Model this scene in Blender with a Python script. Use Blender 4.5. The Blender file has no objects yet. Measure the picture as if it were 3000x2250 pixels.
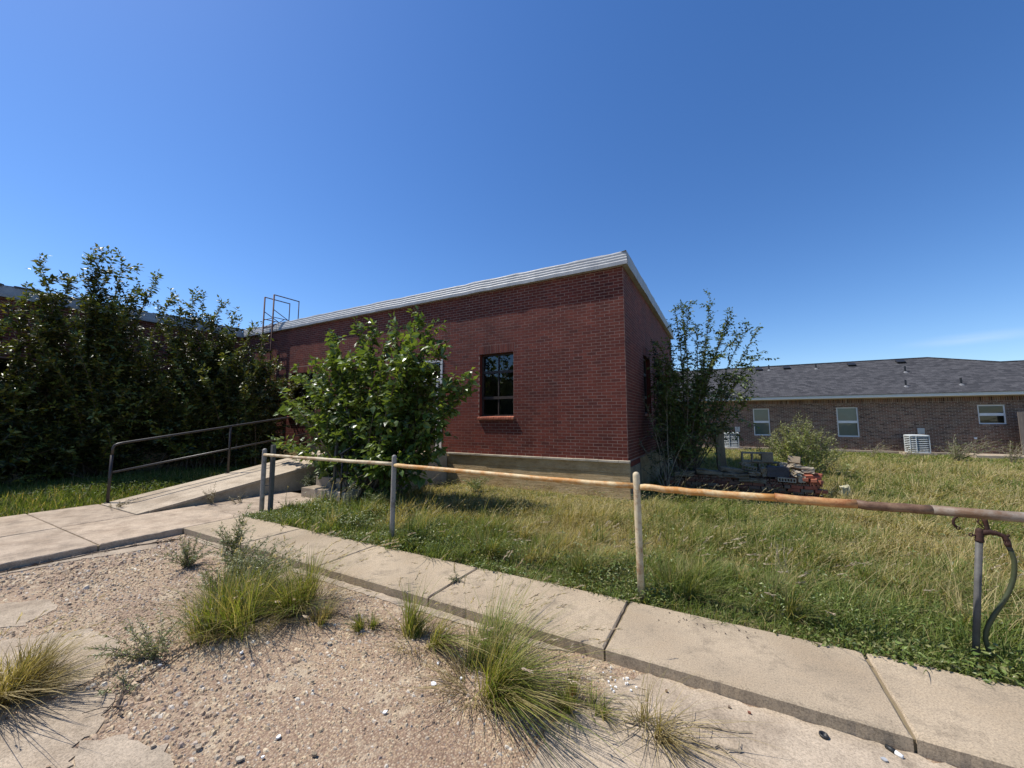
import bpy, bmesh, math, random
import numpy as np
from mathutils import Vector

random.seed(7)
RS = np.random.RandomState(11)
SC = bpy.context.scene
COL = SC.collection
RAD = math.radians

# ---------------------------------------------------------------- camera, sky, sun
cam_d = bpy.data.cameras.new('camera'); cam = bpy.data.objects.new('camera', cam_d); COL.objects.link(cam)
cam_d.sensor_width = 36; cam_d.lens = 13.524; cam_d.clip_start = .05; cam_d.clip_end = 3000
cam.location = (0, 0, 1.55); cam.rotation_euler = (RAD(95.42), 0, RAD(28.8))
SC.camera = cam
SUN_TO = Vector((-.6, -.17, 1.0)).normalized()
W = bpy.data.worlds.new('World'); SC.world = W; W.use_nodes = True
wn = W.node_tree.nodes; wl = W.node_tree.links
bg = wn['Background']
sky = wn.new('ShaderNodeTexSky'); sky.sky_type = 'NISHITA'; sky.sun_disc = False
sky.sun_elevation = math.asin(SUN_TO.z); sky.sun_rotation = math.atan2(SUN_TO.x, SUN_TO.y)
sky.altitude = 300; sky.air_density = 1.0; sky.dust_density = .3; sky.ozone_density = 4.0
hs_ = wn.new('ShaderNodeHueSaturation'); hs_.inputs['Saturation'].default_value = 1.22; hs_.inputs['Hue'].default_value = .507
wl.new(sky.outputs[0], hs_.inputs['Color']); 
tc = wn.new('ShaderNodeTexCoord'); vd = wn.new('ShaderNodeVectorMath'); vd.operation = 'SUBTRACT'; vd.inputs[1].default_value = (.371, .9186, .136)
wl.new(tc.outputs['Generated'], vd.inputs[0]); vs_ = wn.new('ShaderNodeVectorMath'); vs_.operation = 'MULTIPLY'; vs_.inputs[1].default_value = (9, 9, 75); wl.new(vd.outputs[0], vs_.inputs[0])
ln_ = wn.new('ShaderNodeVectorMath'); ln_.operation = 'LENGTH'; wl.new(vs_.outputs[0], ln_.inputs[0])
mr = wn.new('ShaderNodeMapRange'); mr.interpolation_type = 'SMOOTHSTEP'; mr.inputs[1].default_value = 1; mr.inputs[2].default_value = 0; wl.new(ln_.outputs['Value'], mr.inputs[0])
nz = wn.new('ShaderNodeTexNoise'); nz.inputs['Scale'].default_value = 1.3; nz.inputs['Detail'].default_value = 6; wl.new(vs_.outputs[0], nz.inputs['Vector'])
ml = wn.new('ShaderNodeMath'); ml.operation = 'MULTIPLY'; wl.new(mr.outputs[0], ml.inputs[0]); wl.new(nz.outputs[0], ml.inputs[1])
m2 = wn.new('ShaderNodeMath'); m2.operation = 'MULTIPLY'; wl.new(ml.outputs[0], m2.inputs[0]); m2.inputs[1].default_value = .27
cm = wn.new('ShaderNodeMix'); cm.data_type = 'RGBA'; wl.new(m2.outputs[0], cm.inputs[0]); wl.new(hs_.outputs[0], cm.inputs[6]); cm.inputs[7].default_value = (6.2, 6.5, 7.2, 1)
wl.new(cm.outputs[2], bg.inputs[0]); bg.inputs[1].default_value = .122
sun_d = bpy.data.lights.new('sun', 'SUN'); sun = bpy.data.objects.new('sun', sun_d); COL.objects.link(sun)
sun_d.energy = 4.6; sun_d.angle = RAD(.53); sun_d.color = (1, .955, .88)
sun.rotation_euler = SUN_TO.to_track_quat('Z', 'Y').to_euler()
SC.view_settings.view_transform = 'Standard'; SC.view_settings.look = 'None'
SC.view_settings.gamma = 1; SC.view_settings.use_curve_mapping = False
SC.view_settings.exposure = 0.42
SC.render.engine = 'CYCLES'

# ---------------------------------------------------------------- materials
class NT:
    def __init__(s, name):
        s.m = bpy.data.materials.new(name); s.m.use_nodes = True
        s.t = s.m.node_tree; s.n = s.t.nodes; s.l = s.t.links
        s.p = s.n['Principled BSDF']; s.out = s.n['Material Output']
        s.pos = s.n.new('ShaderNodeNewGeometry').outputs['Position']
    def link(s, a, b): s.l.new(a, b)
    def noise(s, scale, detail=6, rough=.6, vec=None, stretch=None, out=0):
        v = vec or s.pos
        if stretch:
            mp = s.n.new('ShaderNodeMapping'); mp.inputs['Scale'].default_value = stretch
            s.link(v, mp.inputs[0]); v = mp.outputs[0]
        t = s.n.new('ShaderNodeTexNoise'); t.inputs['Scale'].default_value = scale
        t.inputs['Detail'].default_value = detail; t.inputs['Roughness'].default_value = rough
        s.link(v, t.inputs['Vector']); return t.outputs[out]
    def vor(s, scale, out='Color', feature='F1', vec=None, rand=1):
        t = s.n.new('ShaderNodeTexVoronoi'); t.feature = feature; t.inputs['Scale'].default_value = scale
        t.inputs['Randomness'].default_value = rand
        s.link(vec or s.pos, t.inputs['Vector']); return t.outputs[out]
    def ramp(s, fac, stops, interp='LINEAR'):
        r = s.n.new('ShaderNodeValToRGB'); e = r.color_ramp; e.interpolation = interp
        while len(e.elements) < len(stops): e.elements.new(.5)
        for el, (p, c) in zip(e.elements, stops):
            el.position = p; el.color = c if len(c) == 4 else (*c, 1)
        s.link(fac, r.inputs[0]); return r.outputs[0]
    def mix(s, fac, a, b, mode='MIX'):
        x = s.n.new('ShaderNodeMix'); x.data_type = 'RGBA'; x.blend_type = mode
        for i, v in ((0, fac), (6, a), (7, b)):
            if hasattr(v, 'links'): s.link(v, x.inputs[i])
            else: x.inputs[i].default_value = v if i == 0 else (v if len(v) == 4 else (*v, 1))
        return x.outputs[2]
    def math(s, op, a, b=0.):
        x = s.n.new('ShaderNodeMath'); x.operation = op
        for i, v in ((0, a), (1, b)):
            if hasattr(v, 'links'): s.link(v, x.inputs[i])
            else: x.inputs[i].default_value = v
        return x.outputs[0]
    def rnd(s):
        g = s.n.new('ShaderNodeNewGeometry').outputs['Random Per Island']
        o = s.n.new('ShaderNodeObjectInfo').outputs['Random']
        return s.math('FRACT', s.math('ADD', g, o))
    def bump(s, h, strength=.4, dist=.01):
        b = s.n.new('ShaderNodeBump'); b.inputs['Strength'].default_value = strength; b.inputs['Distance'].default_value = dist
        s.link(h, b.inputs['Height']); s.link(b.outputs[0], s.p.inputs['Normal']); return b.outputs[0]
    def fin(s, col, rough=.8, metal=0., spec=.4):
        if hasattr(col, 'links'): s.link(col, s.p.inputs['Base Color'])
        else: s.p.inputs['Base Color'].default_value = (*col, 1)
        if hasattr(rough, 'links'): s.link(rough, s.p.inputs['Roughness'])
        else: s.p.inputs['Roughness'].default_value = rough
        s.p.inputs['Metallic'].default_value = metal; s.p.inputs['Specular IOR Level'].default_value = spec
        return s.m

def m_simple(name, c1, c2, scale=8, rough=.7, metal=0, spec=.4, bump=.15, bd=.004, stretch=None):
    t = NT(name); f = t.noise(scale, 8, .65, stretch=stretch)
    f2 = t.ramp(f, [(.3, c1), (.7, c2)])
    if bump: t.bump(t.noise(scale * 6, 5, .6, stretch=stretch), bump, bd)
    return t.fin(f2, rough, metal, spec)

M = {}
# brick walls: every brick has its own tone, grime varies over the wall
def m_brick(name, stops, grime=.35, gscale=.9):
    t = NT(name); r = t.rnd()
    c = t.ramp(r, stops)
    g = t.ramp(t.noise(gscale, 7, .65), [(.36, (.55, .53, .53)), (.64, (1.2, 1.15, 1.12))])
    c = t.mix(grime, c, g, 'MULTIPLY')
    c = t.mix(.5, c, t.ramp(t.noise(2.2, 6, .7, stretch=(1.6, 1.6, .16)), [(.38, (.66, .64, .63)), (.6, (1.1, 1.08, 1.06))]), 'MULTIPLY')
    f = t.ramp(t.noise(40, 4, .7), [(.25, (.6, .6, .6)), (.75, (1.2, 1.2, 1.2))])
    c = t.mix(.6, c, f, 'MULTIPLY')
    t.bump(t.noise(90, 4, .6), .5, .004)
    return t.fin(c, .8, 0, .3)
M['brick'] = m_brick('red_brick', [(0, (.13, .028, .018)), (.4, (.165, .036, .022)), (.75, (.195, .047, .029)), (1, (.10, .024, .017))], .6, .55)
hb = lambda st: [(p, tuple(.78 * q for q in c)) for p, c in st]
M['housebrick'] = m_brick('brown_brick', hb([(0, (.10, .055, .038)), (.18, (.21, .125, .082)), (.4, (.30, .17, .11)), (.6, (.24, .115, .075)), (.8, (.34, .235, .16)), (.92, (.12, .07, .052)), (1, (.38, .28, .195))]), .5, .5)
M['orangebrick'] = m_brick('orange_brick', [(0, (.42, .14, .08)), (.5, (.36, .11, .065)), (1, (.48, .19, .11))])
M['oldbrick'] = m_brick('old_brick', [(0, (.13, .05, .033)), (.3, (.20, .08, .05)), (.6, (.17, .11, .075)), (.8, (.22, .165, .115)), (1, (.12, .065, .05))])
M['mortar'] = m_simple('mortar', (.22, .13, .10), (.31, .195, .155), 2, .9, bump=.4)
M['housemortar'] = m_simple('pale_mortar', (.34, .275, .22), (.43, .36, .29), 3, .9, bump=.3)

def m_concrete(name, base, var=.25, stain=(.55, .5, .45), sscale=1.1, bump=.35, tint=True):
    t = NT(name)
    b = np.array(base)
    c = t.ramp(t.noise(3.4, 10, .78), [(.36, tuple(b * (1 - var))), (.5, tuple(b)), (.64, tuple(b * (1 + var * .55)))])
    st = t.ramp(t.noise(sscale, 6, .7), [(.46, (1, 1, 1)), (.62, stain)])
    c = t.mix(.55, c, st, 'MULTIPLY')
    sp = t.ramp(t.noise(110, 4, .85), [(.38, (.5, .48, .45)), (.5, (1, 1, 1)), (.64, (1.35, 1.31, 1.25))])
    c = t.mix(.75, c, sp, 'MULTIPLY')
    if tint:
        o = t.n.new('ShaderNodeObjectInfo').outputs['Random']
        c = t.mix(.6, c, t.ramp(o, [(0, (.84, .83, .82)), (1, (1.1, 1.08, 1.05))]), 'MULTIPLY')
    t.bump(t.noise(120, 6, .75), bump, .006)
    return t.fin(c, .9, 0, .25)
M['concrete'] = m_concrete('walk_concrete', (.385, .312, .222), .36, (.60, .57, .53), 1.7)
M['ramp'] = m_concrete('ramp_concrete', (.41, .345, .265))
M['patch'] = m_concrete('patch_concrete', (.37, .305, .23), .32, (.66, .62, .58), 1.5)
M['oldwalk'] = m_concrete('worn_concrete', (.395, .318, .24), .34, (.62, .58, .54), 2.1)
M['blockgrey'] = m_concrete('grey_block', (.235, .19, .135), .3)
M['shadestone'] = m_concrete('shade_darkened_stone', (.21, .175, .125), .35)  # pale stone darkened to paint in the shade over the pile
M['slabstone'] = m_concrete('pale_stone', (.46, .40, .31), .25)
M['bluegrey'] = m_concrete('bluish_block', (.10, .092, .098), .25)
def plinth():
    t = NT('board_marked_concrete')
    c = t.ramp(t.noise(2.2, 9, .72, stretch=(1, 1, 2)), [(.36, (.35, .235, .115)), (.5, (.49, .345, .185)), (.66, (.56, .42, .25))])
    sp = t.ramp(t.noise(60, 5, .8), [(.3, (.6, .58, .55)), (.6, (1.05, 1.05, 1.05))])
    c = t.mix(.7, c, sp, 'MULTIPLY')
    h = t.math('ADD', t.noise(7, 8, .75, stretch=(.35, 1, 5)), t.math('MULTIPLY', t.noise(70, 4, .7), .35))
    t.bump(h, 1.0, .03)
    return t.fin(c, .95, 0, .2)
M['plinth'] = plinth()
M['soil'] = m_simple('dry_soil', (.16, .125, .075), (.24, .19, .11), 5, .95, bump=.5, bd=.02)
def fieldsoil():
    t = NT('field_soil')
    c = t.ramp(t.noise(.5, 8, .7), [(.36, (.12, .115, .05)), (.5, (.19, .165, .08)), (.64, (.27, .22, .115))])
    t.bump(t.noise(25, 6, .7), .8, .03); return t.fin(c, .95, 0, .1)
M['field'] = fieldsoil()  # pale dusty soil
def gravel():
    t = NT('exposed_aggregate')
    c = t.vor(85, 'Color')
    s = t.n.new('ShaderNodeSeparateColor'); t.link(c, s.inputs[0])
    k = t.ramp(s.outputs[0], [(0, (.19, .135, .095)), (.25, (.34, .255, .17)), (.5, (.42, .325, .21)), (.72, (.31, .225, .16)), (.88, (.50, .42, .30)), (1, (.21, .18, .15))])
    e = t.vor(85, 'Distance'); k = t.mix(t.ramp(e, [(.35, (0, 0, 0)), (.75, (1, 1, 1))]), k, (.22, .15, .105))
    big = t.ramp(t.noise(.9, 6, .65), [(.3, (.72, .65, .62)), (.52, (1, .96, .92)), (.72, (1.1, 1.05, .95))])
    k = t.mix(.8, k, big, 'MULTIPLY')
    k = t.mix(t.ramp(t.noise(2.6, 8, .75), [(.52, (0, 0, 0)), (.60, (1, 1, 1))]), k, t.ramp(t.noise(30, 6, .8), [(.36, (.28, .21, .14)), (.62, (.46, .37, .255))]))
    t.bump(t.math('SUBTRACT', 1., e), .7, .008); return t.fin(k, .85, 0, .3)
M['gravel'] = gravel()
def pebble():
    t = NT('pebble'); r = t.rnd()
    k = t.ramp(r, [(0, (.23, .165, .115)), (.2, (.40, .31, .20)), (.38, (.50, .40, .26)), (.55, (.33, .24, .17)), (.7, (.44, .33, .225)), (.82, (.56, .475, .33)), (.9, (.23, .205, .185)), (.96, (.62, .57, .47)), (1, (.30, .225, .18))])
    big = t.ramp(t.noise(.9, 6, .65), [(.3, (.8, .72, .69)), (.52, (1, .97, .94)), (.72, (1.08, 1.04, .95))])
    k = t.mix(.8, k, big, 'MULTIPLY')
    return t.fin(k, .8, 0, .35)
M['pebble'] = pebble()
M['white'] = m_simple('white_chip', (.74, .74, .72), (.82, .82, .80), 20, .6)
M['silver'] = m_simple('aluminium_paint', (.30, .305, .31), (.44, .445, .45), 7, .6, .1, .4, .35, .006)
M['silverold'] = m_simple('weathered_aluminium_paint', (.28, .28, .30), (.46, .46, .47), 5, .6, .1, .4, .5, .01)
M['tar'] = m_simple('roofing_felt', (.06, .06, .06), (.16, .15, .14), 14, .9, bump=.8, bd=.02)
M['darkframe'] = m_simple('brown_window_paint', (.035, .026, .022), (.06, .045, .036), 12, .55)
M['whiteframe'] = m_simple('white_vinyl', (.70, .71, .70), (.78, .78, .77), 6, .45, bump=0)
M['grime_white'] = m_simple('weathered_white_paint', (.46, .46, .44), (.62, .61, .58), 9, .6)
M['handrail'] = m_simple('brown_painted_steel', (.020, .016, .014), (.040, .031, .027), 14, .45, .0, .5)
M['rustdark'] = m_simple('rusted_ladder_steel', (.06, .028, .022), (.12, .05, .035), 18, .75, .1)
M['blackiron'] = m_simple('black_iron', (.012, .012, .013), (.03, .028, .028), 14, .5, .2)
M['greypost'] = m_simple('grey_galvanised', (.065, .062, .058), (.12, .115, .105), 16, .65, .0, .4, .3)
M['castiron'] = m_simple('rusted_cast_iron', (.022, .012, .010), (.065, .029, .021), 25, .75, .1, .3, .4)
M['hose'] = m_simple('green_rubber', (.040, .050, .022), (.062, .072, .034), 10, .5, 0, .4, .05)
M['hosedark'] = m_simple('black_rubber', (.014, .016, .016), (.025, .026, .026), 10, .5, 0, .4, .05)
def railpaint(name, a, b, rust, lo, hi):
    t = NT(name)
    base = t.ramp(t.noise(6, 8, .7), [(.3, a), (.7, b)])
    r = t.ramp(t.noise(7.5, 9, .78, stretch=(.8, 1, 1)), [(lo, (0, 0, 0)), (hi, (1, 1, 1))])
    c = t.mix(r, base, rust)
    d = t.ramp(t.noise(45, 6, .75), [(.62, (0, 0, 0)), (.7, (1, 1, 1))])
    c = t.mix(t.math('MULTIPLY', d, .7), c, (.07, .03, .018))
    t.bump(t.noise(60, 5, .7), .4, .003); return t.fin(c, .6, 0, .4)
M['rail'] = railpaint('flaking_cream_paint', (.52, .38, .18), (.62, .50, .30), (.46, .21, .05), .40, .56)
M['railwhite'] = railpaint('weathered_white_paint_on_pipe', (.48, .39, .25), (.60, .51, .34), (.30, .17, .08), .47, .64)
M['railorange'] = railpaint('rusty_orange_pipe', (.46, .21, .065), (.54, .37, .17), (.26, .095, .03), .42, .62)
M['railbrown'] = railpaint('bare_rusted_pipe', (.15, .088, .05), (.22, .135, .08), (.085, .04, .022), .42, .62)
M['railgrey'] = railpaint('worn_grey_pipe', (.19, .145, .105), (.29, .25, .205), (.15, .085, .045), .42, .60)
M['postgrey'] = railpaint('weathered_grey_post', (.20, .185, .165), (.30, .28, .25), (.10, .075, .06), .5, .65)
M['wood'] = m_simple('weathered_board', (.15, .12, .10), (.27, .22, .18), 6, .9, 0, .2, .5, .01, stretch=(8, 8, .6))
M['bark'] = m_simple('bark', (.10, .075, .055), (.18, .14, .105), 22, .9, 0, .2, .5, .01)
M['twig'] = m_simple('pale_twig', (.20, .165, .12), (.30, .25, .19), 22, .9, 0, .2, .3, .005)
M['casing'] = m_simple('dark_coil', (.035, .045, .05), (.055, .065, .07), 30, .6)
M['acmetal'] = m_simple('pale_grey_louvre', (.55, .58, .57), (.64, .66, .65), 8, .45, .1, .5, 0)
M['beige'] = m_simple('beige_box', (.42, .42, .38), (.50, .49, .45), 8, .6)
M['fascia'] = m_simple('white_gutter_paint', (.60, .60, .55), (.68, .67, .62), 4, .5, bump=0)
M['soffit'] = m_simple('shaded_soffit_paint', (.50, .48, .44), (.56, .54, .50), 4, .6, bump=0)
M['dark'] = m_simple('black_plastic', (.012, .012, .013), (.025, .025, .026), 20, .45)
M['ventgrey'] = m_simple('lead_flashing', (.12, .12, .125), (.18, .18, .185), 12, .6)
M['blind'] = m_simple('pale_window_blind', (.30, .38, .36), (.36, .44, .42), 3, .8, bump=0)
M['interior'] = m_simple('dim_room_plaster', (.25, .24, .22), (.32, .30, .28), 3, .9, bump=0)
M['dead'] = m_simple('dead_stem', (.22, .17, .11), (.36, .29, .19), 15, .9, bump=0)
M['deaddark'] = m_simple('dead_root', (.06, .045, .035), (.14, .10, .07), 15, .9, bump=0)
M['limestone'] = m_simple('cream_limestone', (.36, .33, .20), (.46, .42, .28), 7, .9, bump=.5, bd=.02)
def shingle():
    t = NT('asphalt_shingle')
    mp = t.n.new('ShaderNodeMapping'); t.link(t.pos, mp.inputs[0])
    b = t.n.new('ShaderNodeTexBrick'); b.inputs['Scale'].default_value = 1
    b.inputs['Brick Width'].default_value = .22; b.inputs['Row Height'].default_value = .125
    b.inputs['Mortar Size'].default_value = .006; b.inputs['Bias'].default_value = 0
    b.inputs['Color1'].default_value = (.040, .040, .043, 1); b.inputs['Color2'].default_value = (.086, .084, .087, 1); b.inputs['Mortar'].default_value = (.035, .035, .04, 1)
    t.link(mp.outputs[0], b.inputs['Vector'])
    n = t.ramp(t.noise(3.5, 6, .7), [(.3, (.72, .72, .75)), (.7, (1.2, 1.2, 1.2))])
    c = t.mix(.8, b.outputs[0], n, 'MULTIPLY')
    n2 = t.ramp(t.noise(30, 4, .7), [(.3, (.6, .6, .6)), (.7, (1.3, 1.3, 1.3))])
    c = t.mix(.7, c, n2, 'MULTIPLY')
    t.bump(b.outputs[1], .5, -.01); return t.fin(c, .95, 0, .2)
M['shingle'] = shingle()
def glass(name, tintcol, refl=1.5):
    t = NT(name)
    for x in (t.p,): t.n.remove(x)
    g = t.n.new('ShaderNodeBsdfGlossy'); g.inputs['Roughness'].default_value = .015; g.inputs['Color'].default_value = (.9, .95, 1, 1)
    tr = t.n.new('ShaderNodeBsdfTransparent'); tr.inputs['Color'].default_value = (*tintcol, 1)
    f = t.n.new('ShaderNodeFresnel'); f.inputs['IOR'].default_value = refl
    bp = t.n.new('ShaderNodeBump'); bp.inputs['Strength'].default_value = .05; bp.inputs['Distance'].default_value = .02
    t.link(t.noise(3.0, 2), bp.inputs['Height']); t.link(bp.outputs[0], g.inputs['Normal'])
    mx = t.n.new('ShaderNodeMixShader'); t.link(f.outputs[0], mx.inputs[0]); t.link(tr.outputs[0], mx.inputs[1]); t.link(g.outputs[0], mx.inputs[2])
    t.link(mx.outputs[0], t.out.inputs[0]); return t.m
M['glass'] = glass('old_window_glass', (.55, .6, .6), 1.75)
M['houseglass'] = glass('house_window_glass', (.75, .8, .8), 1.6)
def foliage(name, rough=.45, spec=.4, trans=.3, tcol=(1.25, 1.2, .5)):
    t = NT(name)
    a = t.n.new('ShaderNodeAttribute'); a.attribute_name = 'tint'
    t.fin(a.outputs['Color'], rough, 0, spec)
    tb = t.n.new('ShaderNodeBsdfTranslucent')
    t.link(t.mix(1., a.outputs['Color'], tcol, 'MULTIPLY'), tb.inputs['Color'])
    mx = t.n.new('ShaderNodeMixShader'); mx.inputs[0].default_value = trans
    t.link(t.p.outputs[0], mx.inputs[1]); t.link(tb.outputs[0], mx.inputs[2]); t.link(mx.outputs[0], t.out.inputs[0])
    return t.m
M['leaf'] = foliage('shrub_leaf', .42, .45, .22)
M['glossleaf'] = foliage('glossy_leaf', .36, .5, .38)
M['blade'] = foliage('grass_blade', .55, .25, .42)
def singleleaf():
    t = NT('single_glossy_leaf'); r = t.n.new('ShaderNodeObjectInfo').outputs['Random']
    c = t.ramp(r, [(0, (.075, .125, .024)), (.5, (.115, .175, .034)), (1, (.18, .24, .045))])
    t.fin(c, .3, 0, .6); tb = t.n.new('ShaderNodeBsdfTranslucent'); t.link(t.mix(1., c, (1.25, 1.2, .5), 'MULTIPLY'), tb.inputs['Color'])
    mx = t.n.new('ShaderNodeMixShader'); mx.inputs[0].default_value = .25
    t.link(t.p.outputs[0], mx.inputs[1]); t.link(tb.outputs[0], mx.inputs[2]); t.link(mx.outputs[0], t.out.inputs[0]); return t.m
M['oneleaf'] = singleleaf()

# ---------------------------------------------------------------- object helpers
ROOT = {}                                   # object name -> world offset of its thing
def thing(name, label, cat, loc, group=None):
    o = bpy.data.objects.new(name, None); COL.objects.link(o); o.location = loc; o.empty_display_size = .2
    o['label'] = label; o['category'] = cat
    if group: o['group'] = group
    ROOT[o.name] = np.array(loc, float); return o
def tag(o, label, cat, group=None, kind=None):
    o['label'] = label; o['category'] = cat
    if group: o['group'] = group
    if kind: o['kind'] = kind
    return o
def link(name, me, parent=None, loc=(0, 0, 0)):
    o = bpy.data.objects.new(name, me); COL.objects.link(o); o.location = loc
    if parent is not None: o.parent = parent; ROOT[o.name] = ROOT[parent.name]
    else: ROOT[o.name] = np.zeros(3)
    return o
class MB:
    def __init__(s): s.v = []; s.f = []
    def add(s, vs, fs):
        b = len(s.v); s.v += [tuple(x) for x in vs]; s.f += [tuple(i + b for i in f) for f in fs]; return s
    def box(s, x0, x1, y0, y1, z0, z1):
        return s.add([(x0, y0, z0), (x1, y0, z0), (x1, y1, z0), (x0, y1, z0), (x0, y0, z1), (x1, y0, z1), (x1, y1, z1), (x0, y1, z1)],
                     [(3, 2, 1, 0), (4, 5, 6, 7), (0, 1, 5, 4), (1, 2, 6, 5), (2, 3, 7, 6), (3, 0, 4, 7)])
    def obox(s, c, size, rz=0, rx=0, ry=0):
        from mathutils import Euler
        R = np.array(Euler((rx, ry, rz)).to_matrix()); h = np.array(size) / 2; c = np.array(c)
        vs = [c + R @ (np.array(k) * h) for k in [(-1, -1, -1), (1, -1, -1), (1, 1, -1), (-1, 1, -1), (-1, -1, 1), (1, -1, 1), (1, 1, 1), (-1, 1, 1)]]
        return s.add(vs, [(3, 2, 1, 0), (4, 5, 6, 7), (0, 1, 5, 4), (1, 2, 6, 5), (2, 3, 7, 6), (3, 0, 4, 7)])
    def tube(s, pts, r, n=8, cap=True):
        P = np.array(pts, float); k = len(P)
        rr = np.full(k, r) if np.isscalar(r) else np.array(r)
        T = np.gradient(P, axis=0); T /= np.linalg.norm(T, axis=1)[:, None] + 1e-9
        up = np.array((0, 0, 1.)) if abs(T[0][2]) < .9 else np.array((1., 0, 0))
        vs = []
        a = np.cross(T[0], up); a /= np.linalg.norm(a)
        for i in range(k):
            a = a - T[i] * a.dot(T[i]); a /= np.linalg.norm(a) + 1e-9; b = np.cross(T[i], a)
            for j in range(n):
                th = 2 * math.pi * j / n; vs.append(P[i] + rr[i] * (math.cos(th) * a + math.sin(th) * b))
        fs = [(i * n + j, i * n + (j + 1) % n, (i + 1) * n + (j + 1) % n, (i + 1) * n + j) for i in range(k - 1) for j in range(n)]
        if cap: fs += [tuple(range(n - 1, -1, -1)), tuple((k - 1) * n + j for j in range(n))]
        return s.add(vs, fs)
    def lathe(s, c, prof, n=16):
        vs = [(c[0] + r * math.cos(2 * math.pi * j / n), c[1] + r * math.sin(2 * math.pi * j / n), c[2] + z) for r, z in prof for j in range(n)]
        k = len(prof)
        fs = [(i * n + j, i * n + (j + 1) % n, (i + 1) * n + (j + 1) % n, (i + 1) * n + j) for i in range(k - 1) for j in range(n)]
        fs += [tuple(range(n - 1, -1, -1)), tuple((k - 1) * n + j for j in range(n))]
        return s.add(vs, fs)
    def prism(s, poly, z0, z1):
        n = len(poly); vs = [(x, y, z0) for x, y in poly] + [(x, y, z1) for x, y in poly]
        fs = [tuple(range(n, 2 * n))] + [(i, (i + 1) % n, n + (i + 1) % n, n + i) for i in range(n)]
        return s.add(vs, fs)
    def build(s, name, mat, parent=None, smooth=False, bevel=0, seg=2, kind=None):
        off = ROOT[parent.name] if parent is not None else np.zeros(3)
        me = bpy.data.meshes.new(name); me.from_pydata([tuple(np.array(v) - off) for v in s.v], [], s.f)
        if bevel:
            b = bmesh.new(); b.from_mesh(me); bmesh.ops.recalc_face_normals(b, faces=b.faces)
            bmesh.ops.bevel(b, geom=b.edges[:], offset=bevel, segments=seg, affect='EDGES', profile=.6); b.to_mesh(me); b.free()
        me.materials.append(mat)
        if smooth: me.polygons.foreach_set('use_smooth', [True] * len(me.polygons))
        me.update(); o = link(name, me, parent)
        if kind: o['kind'] = kind
        return o
def np_mesh(name, V, F, mat, parent=None, tint=None, smooth=False):
    """V (n,3), F (m,k) -> one mesh object, optional per-vertex colour"""
    off = ROOT[parent.name] if parent is not None else np.zeros(3)
    V = np.asarray(V, np.float32) - off.astype(np.float32); F = np.asarray(F, np.int32); k = F.shape[1]
    me = bpy.data.meshes.new(name); me.vertices.add(len(V)); me.vertices.foreach_set('co', V.ravel())
    me.loops.add(F.size); me.loops.foreach_set('vertex_index', F.ravel())
    me.polygons.add(len(F)); me.polygons.foreach_set('loop_start', np.arange(len(F), dtype=np.int32) * k)
    if tint is not None:
        a = me.attributes.new('tint', 'FLOAT_COLOR', 'POINT')
        c = np.ones((len(V), 4), np.float32); c[:, :3] = tint; a.data.foreach_set('color', c.ravel())
    me.materials.append(mat)
    if smooth: me.polygons.foreach_set('use_smooth', np.ones(len(F), bool))
    me.update(calc_edges=True); me.validate()
    if not smooth: me.shade_flat()
    return link(name, me, parent)
def nrm(a): return a / (np.linalg.norm(a, axis=-1, keepdims=True) + 1e-9)
def vnoise(x, y, s, seed=0):
    """smooth pseudo-noise 0..1 for layouts"""
    r = np.random.RandomState(seed); t = 0; a = 0
    for k in range(7):
        ang = r.uniform(0, 6.28); f = s * r.uniform(.6, 2.2); w = 1 / (1 + .4 * k)
        t = t + w * np.sin((x * math.cos(ang) + y * math.sin(ang)) * f + r.uniform(0, 6.28)); a += w
    return .5 + .5 * t / a * 1.4
def inside(poly, X, Y):
    r = np.zeros(len(X), bool); n = len(poly)
    for i in range(n):
        x0, y0 = poly[i]; x1, y1 = poly[(i + 1) % n]
        c = ((y0 > Y) != (y1 > Y)) & (X < (x1 - x0) * (Y - y0) / (y1 - y0 + 1e-12) + x0); r ^= c
    return r
def rough_poly(pts, amp=.03, step=.07, seed=1):
    r = np.random.RandomState(seed); out = []
    for i in range(len(pts)):
        a = np.array(pts[i], float); b = np.array(pts[(i + 1) % len(pts)], float); L = np.linalg.norm(b - a); n = max(1, int(L / step))
        nn = np.array((-(b - a)[1], (b - a)[0])) / (L + 1e-9)
        for k in range(n):
            out.append(tuple(a + (b - a) * k / n + nn * r.normal(0, amp * .5)))
    return out

# ---------------------------------------------------------------- ground, gravel pad, walks
GZ = -.085                                  # level of the gravel pad; the walks stand one step above
g = MB(); g.add([(-700, -700, -.16), (700, -700, -.16), (700, 700, -.16), (-700, 700, -.16)], [(0, 1, 2, 3)])
tag(g.build('ground', M['field']), 'wide flat dry ground reaching to the horizon', 'ground', kind='structure')
fs = MB()
for (x0, x1, y0, y1) in ((-7.0, 30, 3.5, 60), (-16.75, -10.3, -14, 8.1)):
    fs.add([(x0, y0, -.035), (x1, y0, -.035), (x1, y1, -.035), (x0, y1, -.035)], [(0, 1, 2, 3)])
tag(fs.build('field', M['field']), 'earth of the overgrown yard under the grass', 'ground', kind='structure')
gp = MB(); gp.add([(-6.95, -9, GZ), (9, -9, GZ), (9, 2.76, GZ), (-6.95, 2.76, GZ)], [(0, 1, 2, 3)])
pad = tag(gp.build('gravel_pad', M['gravel']), 'pinkish tan pad of exposed stones sunk below the walks', 'gravel', kind='structure')
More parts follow.
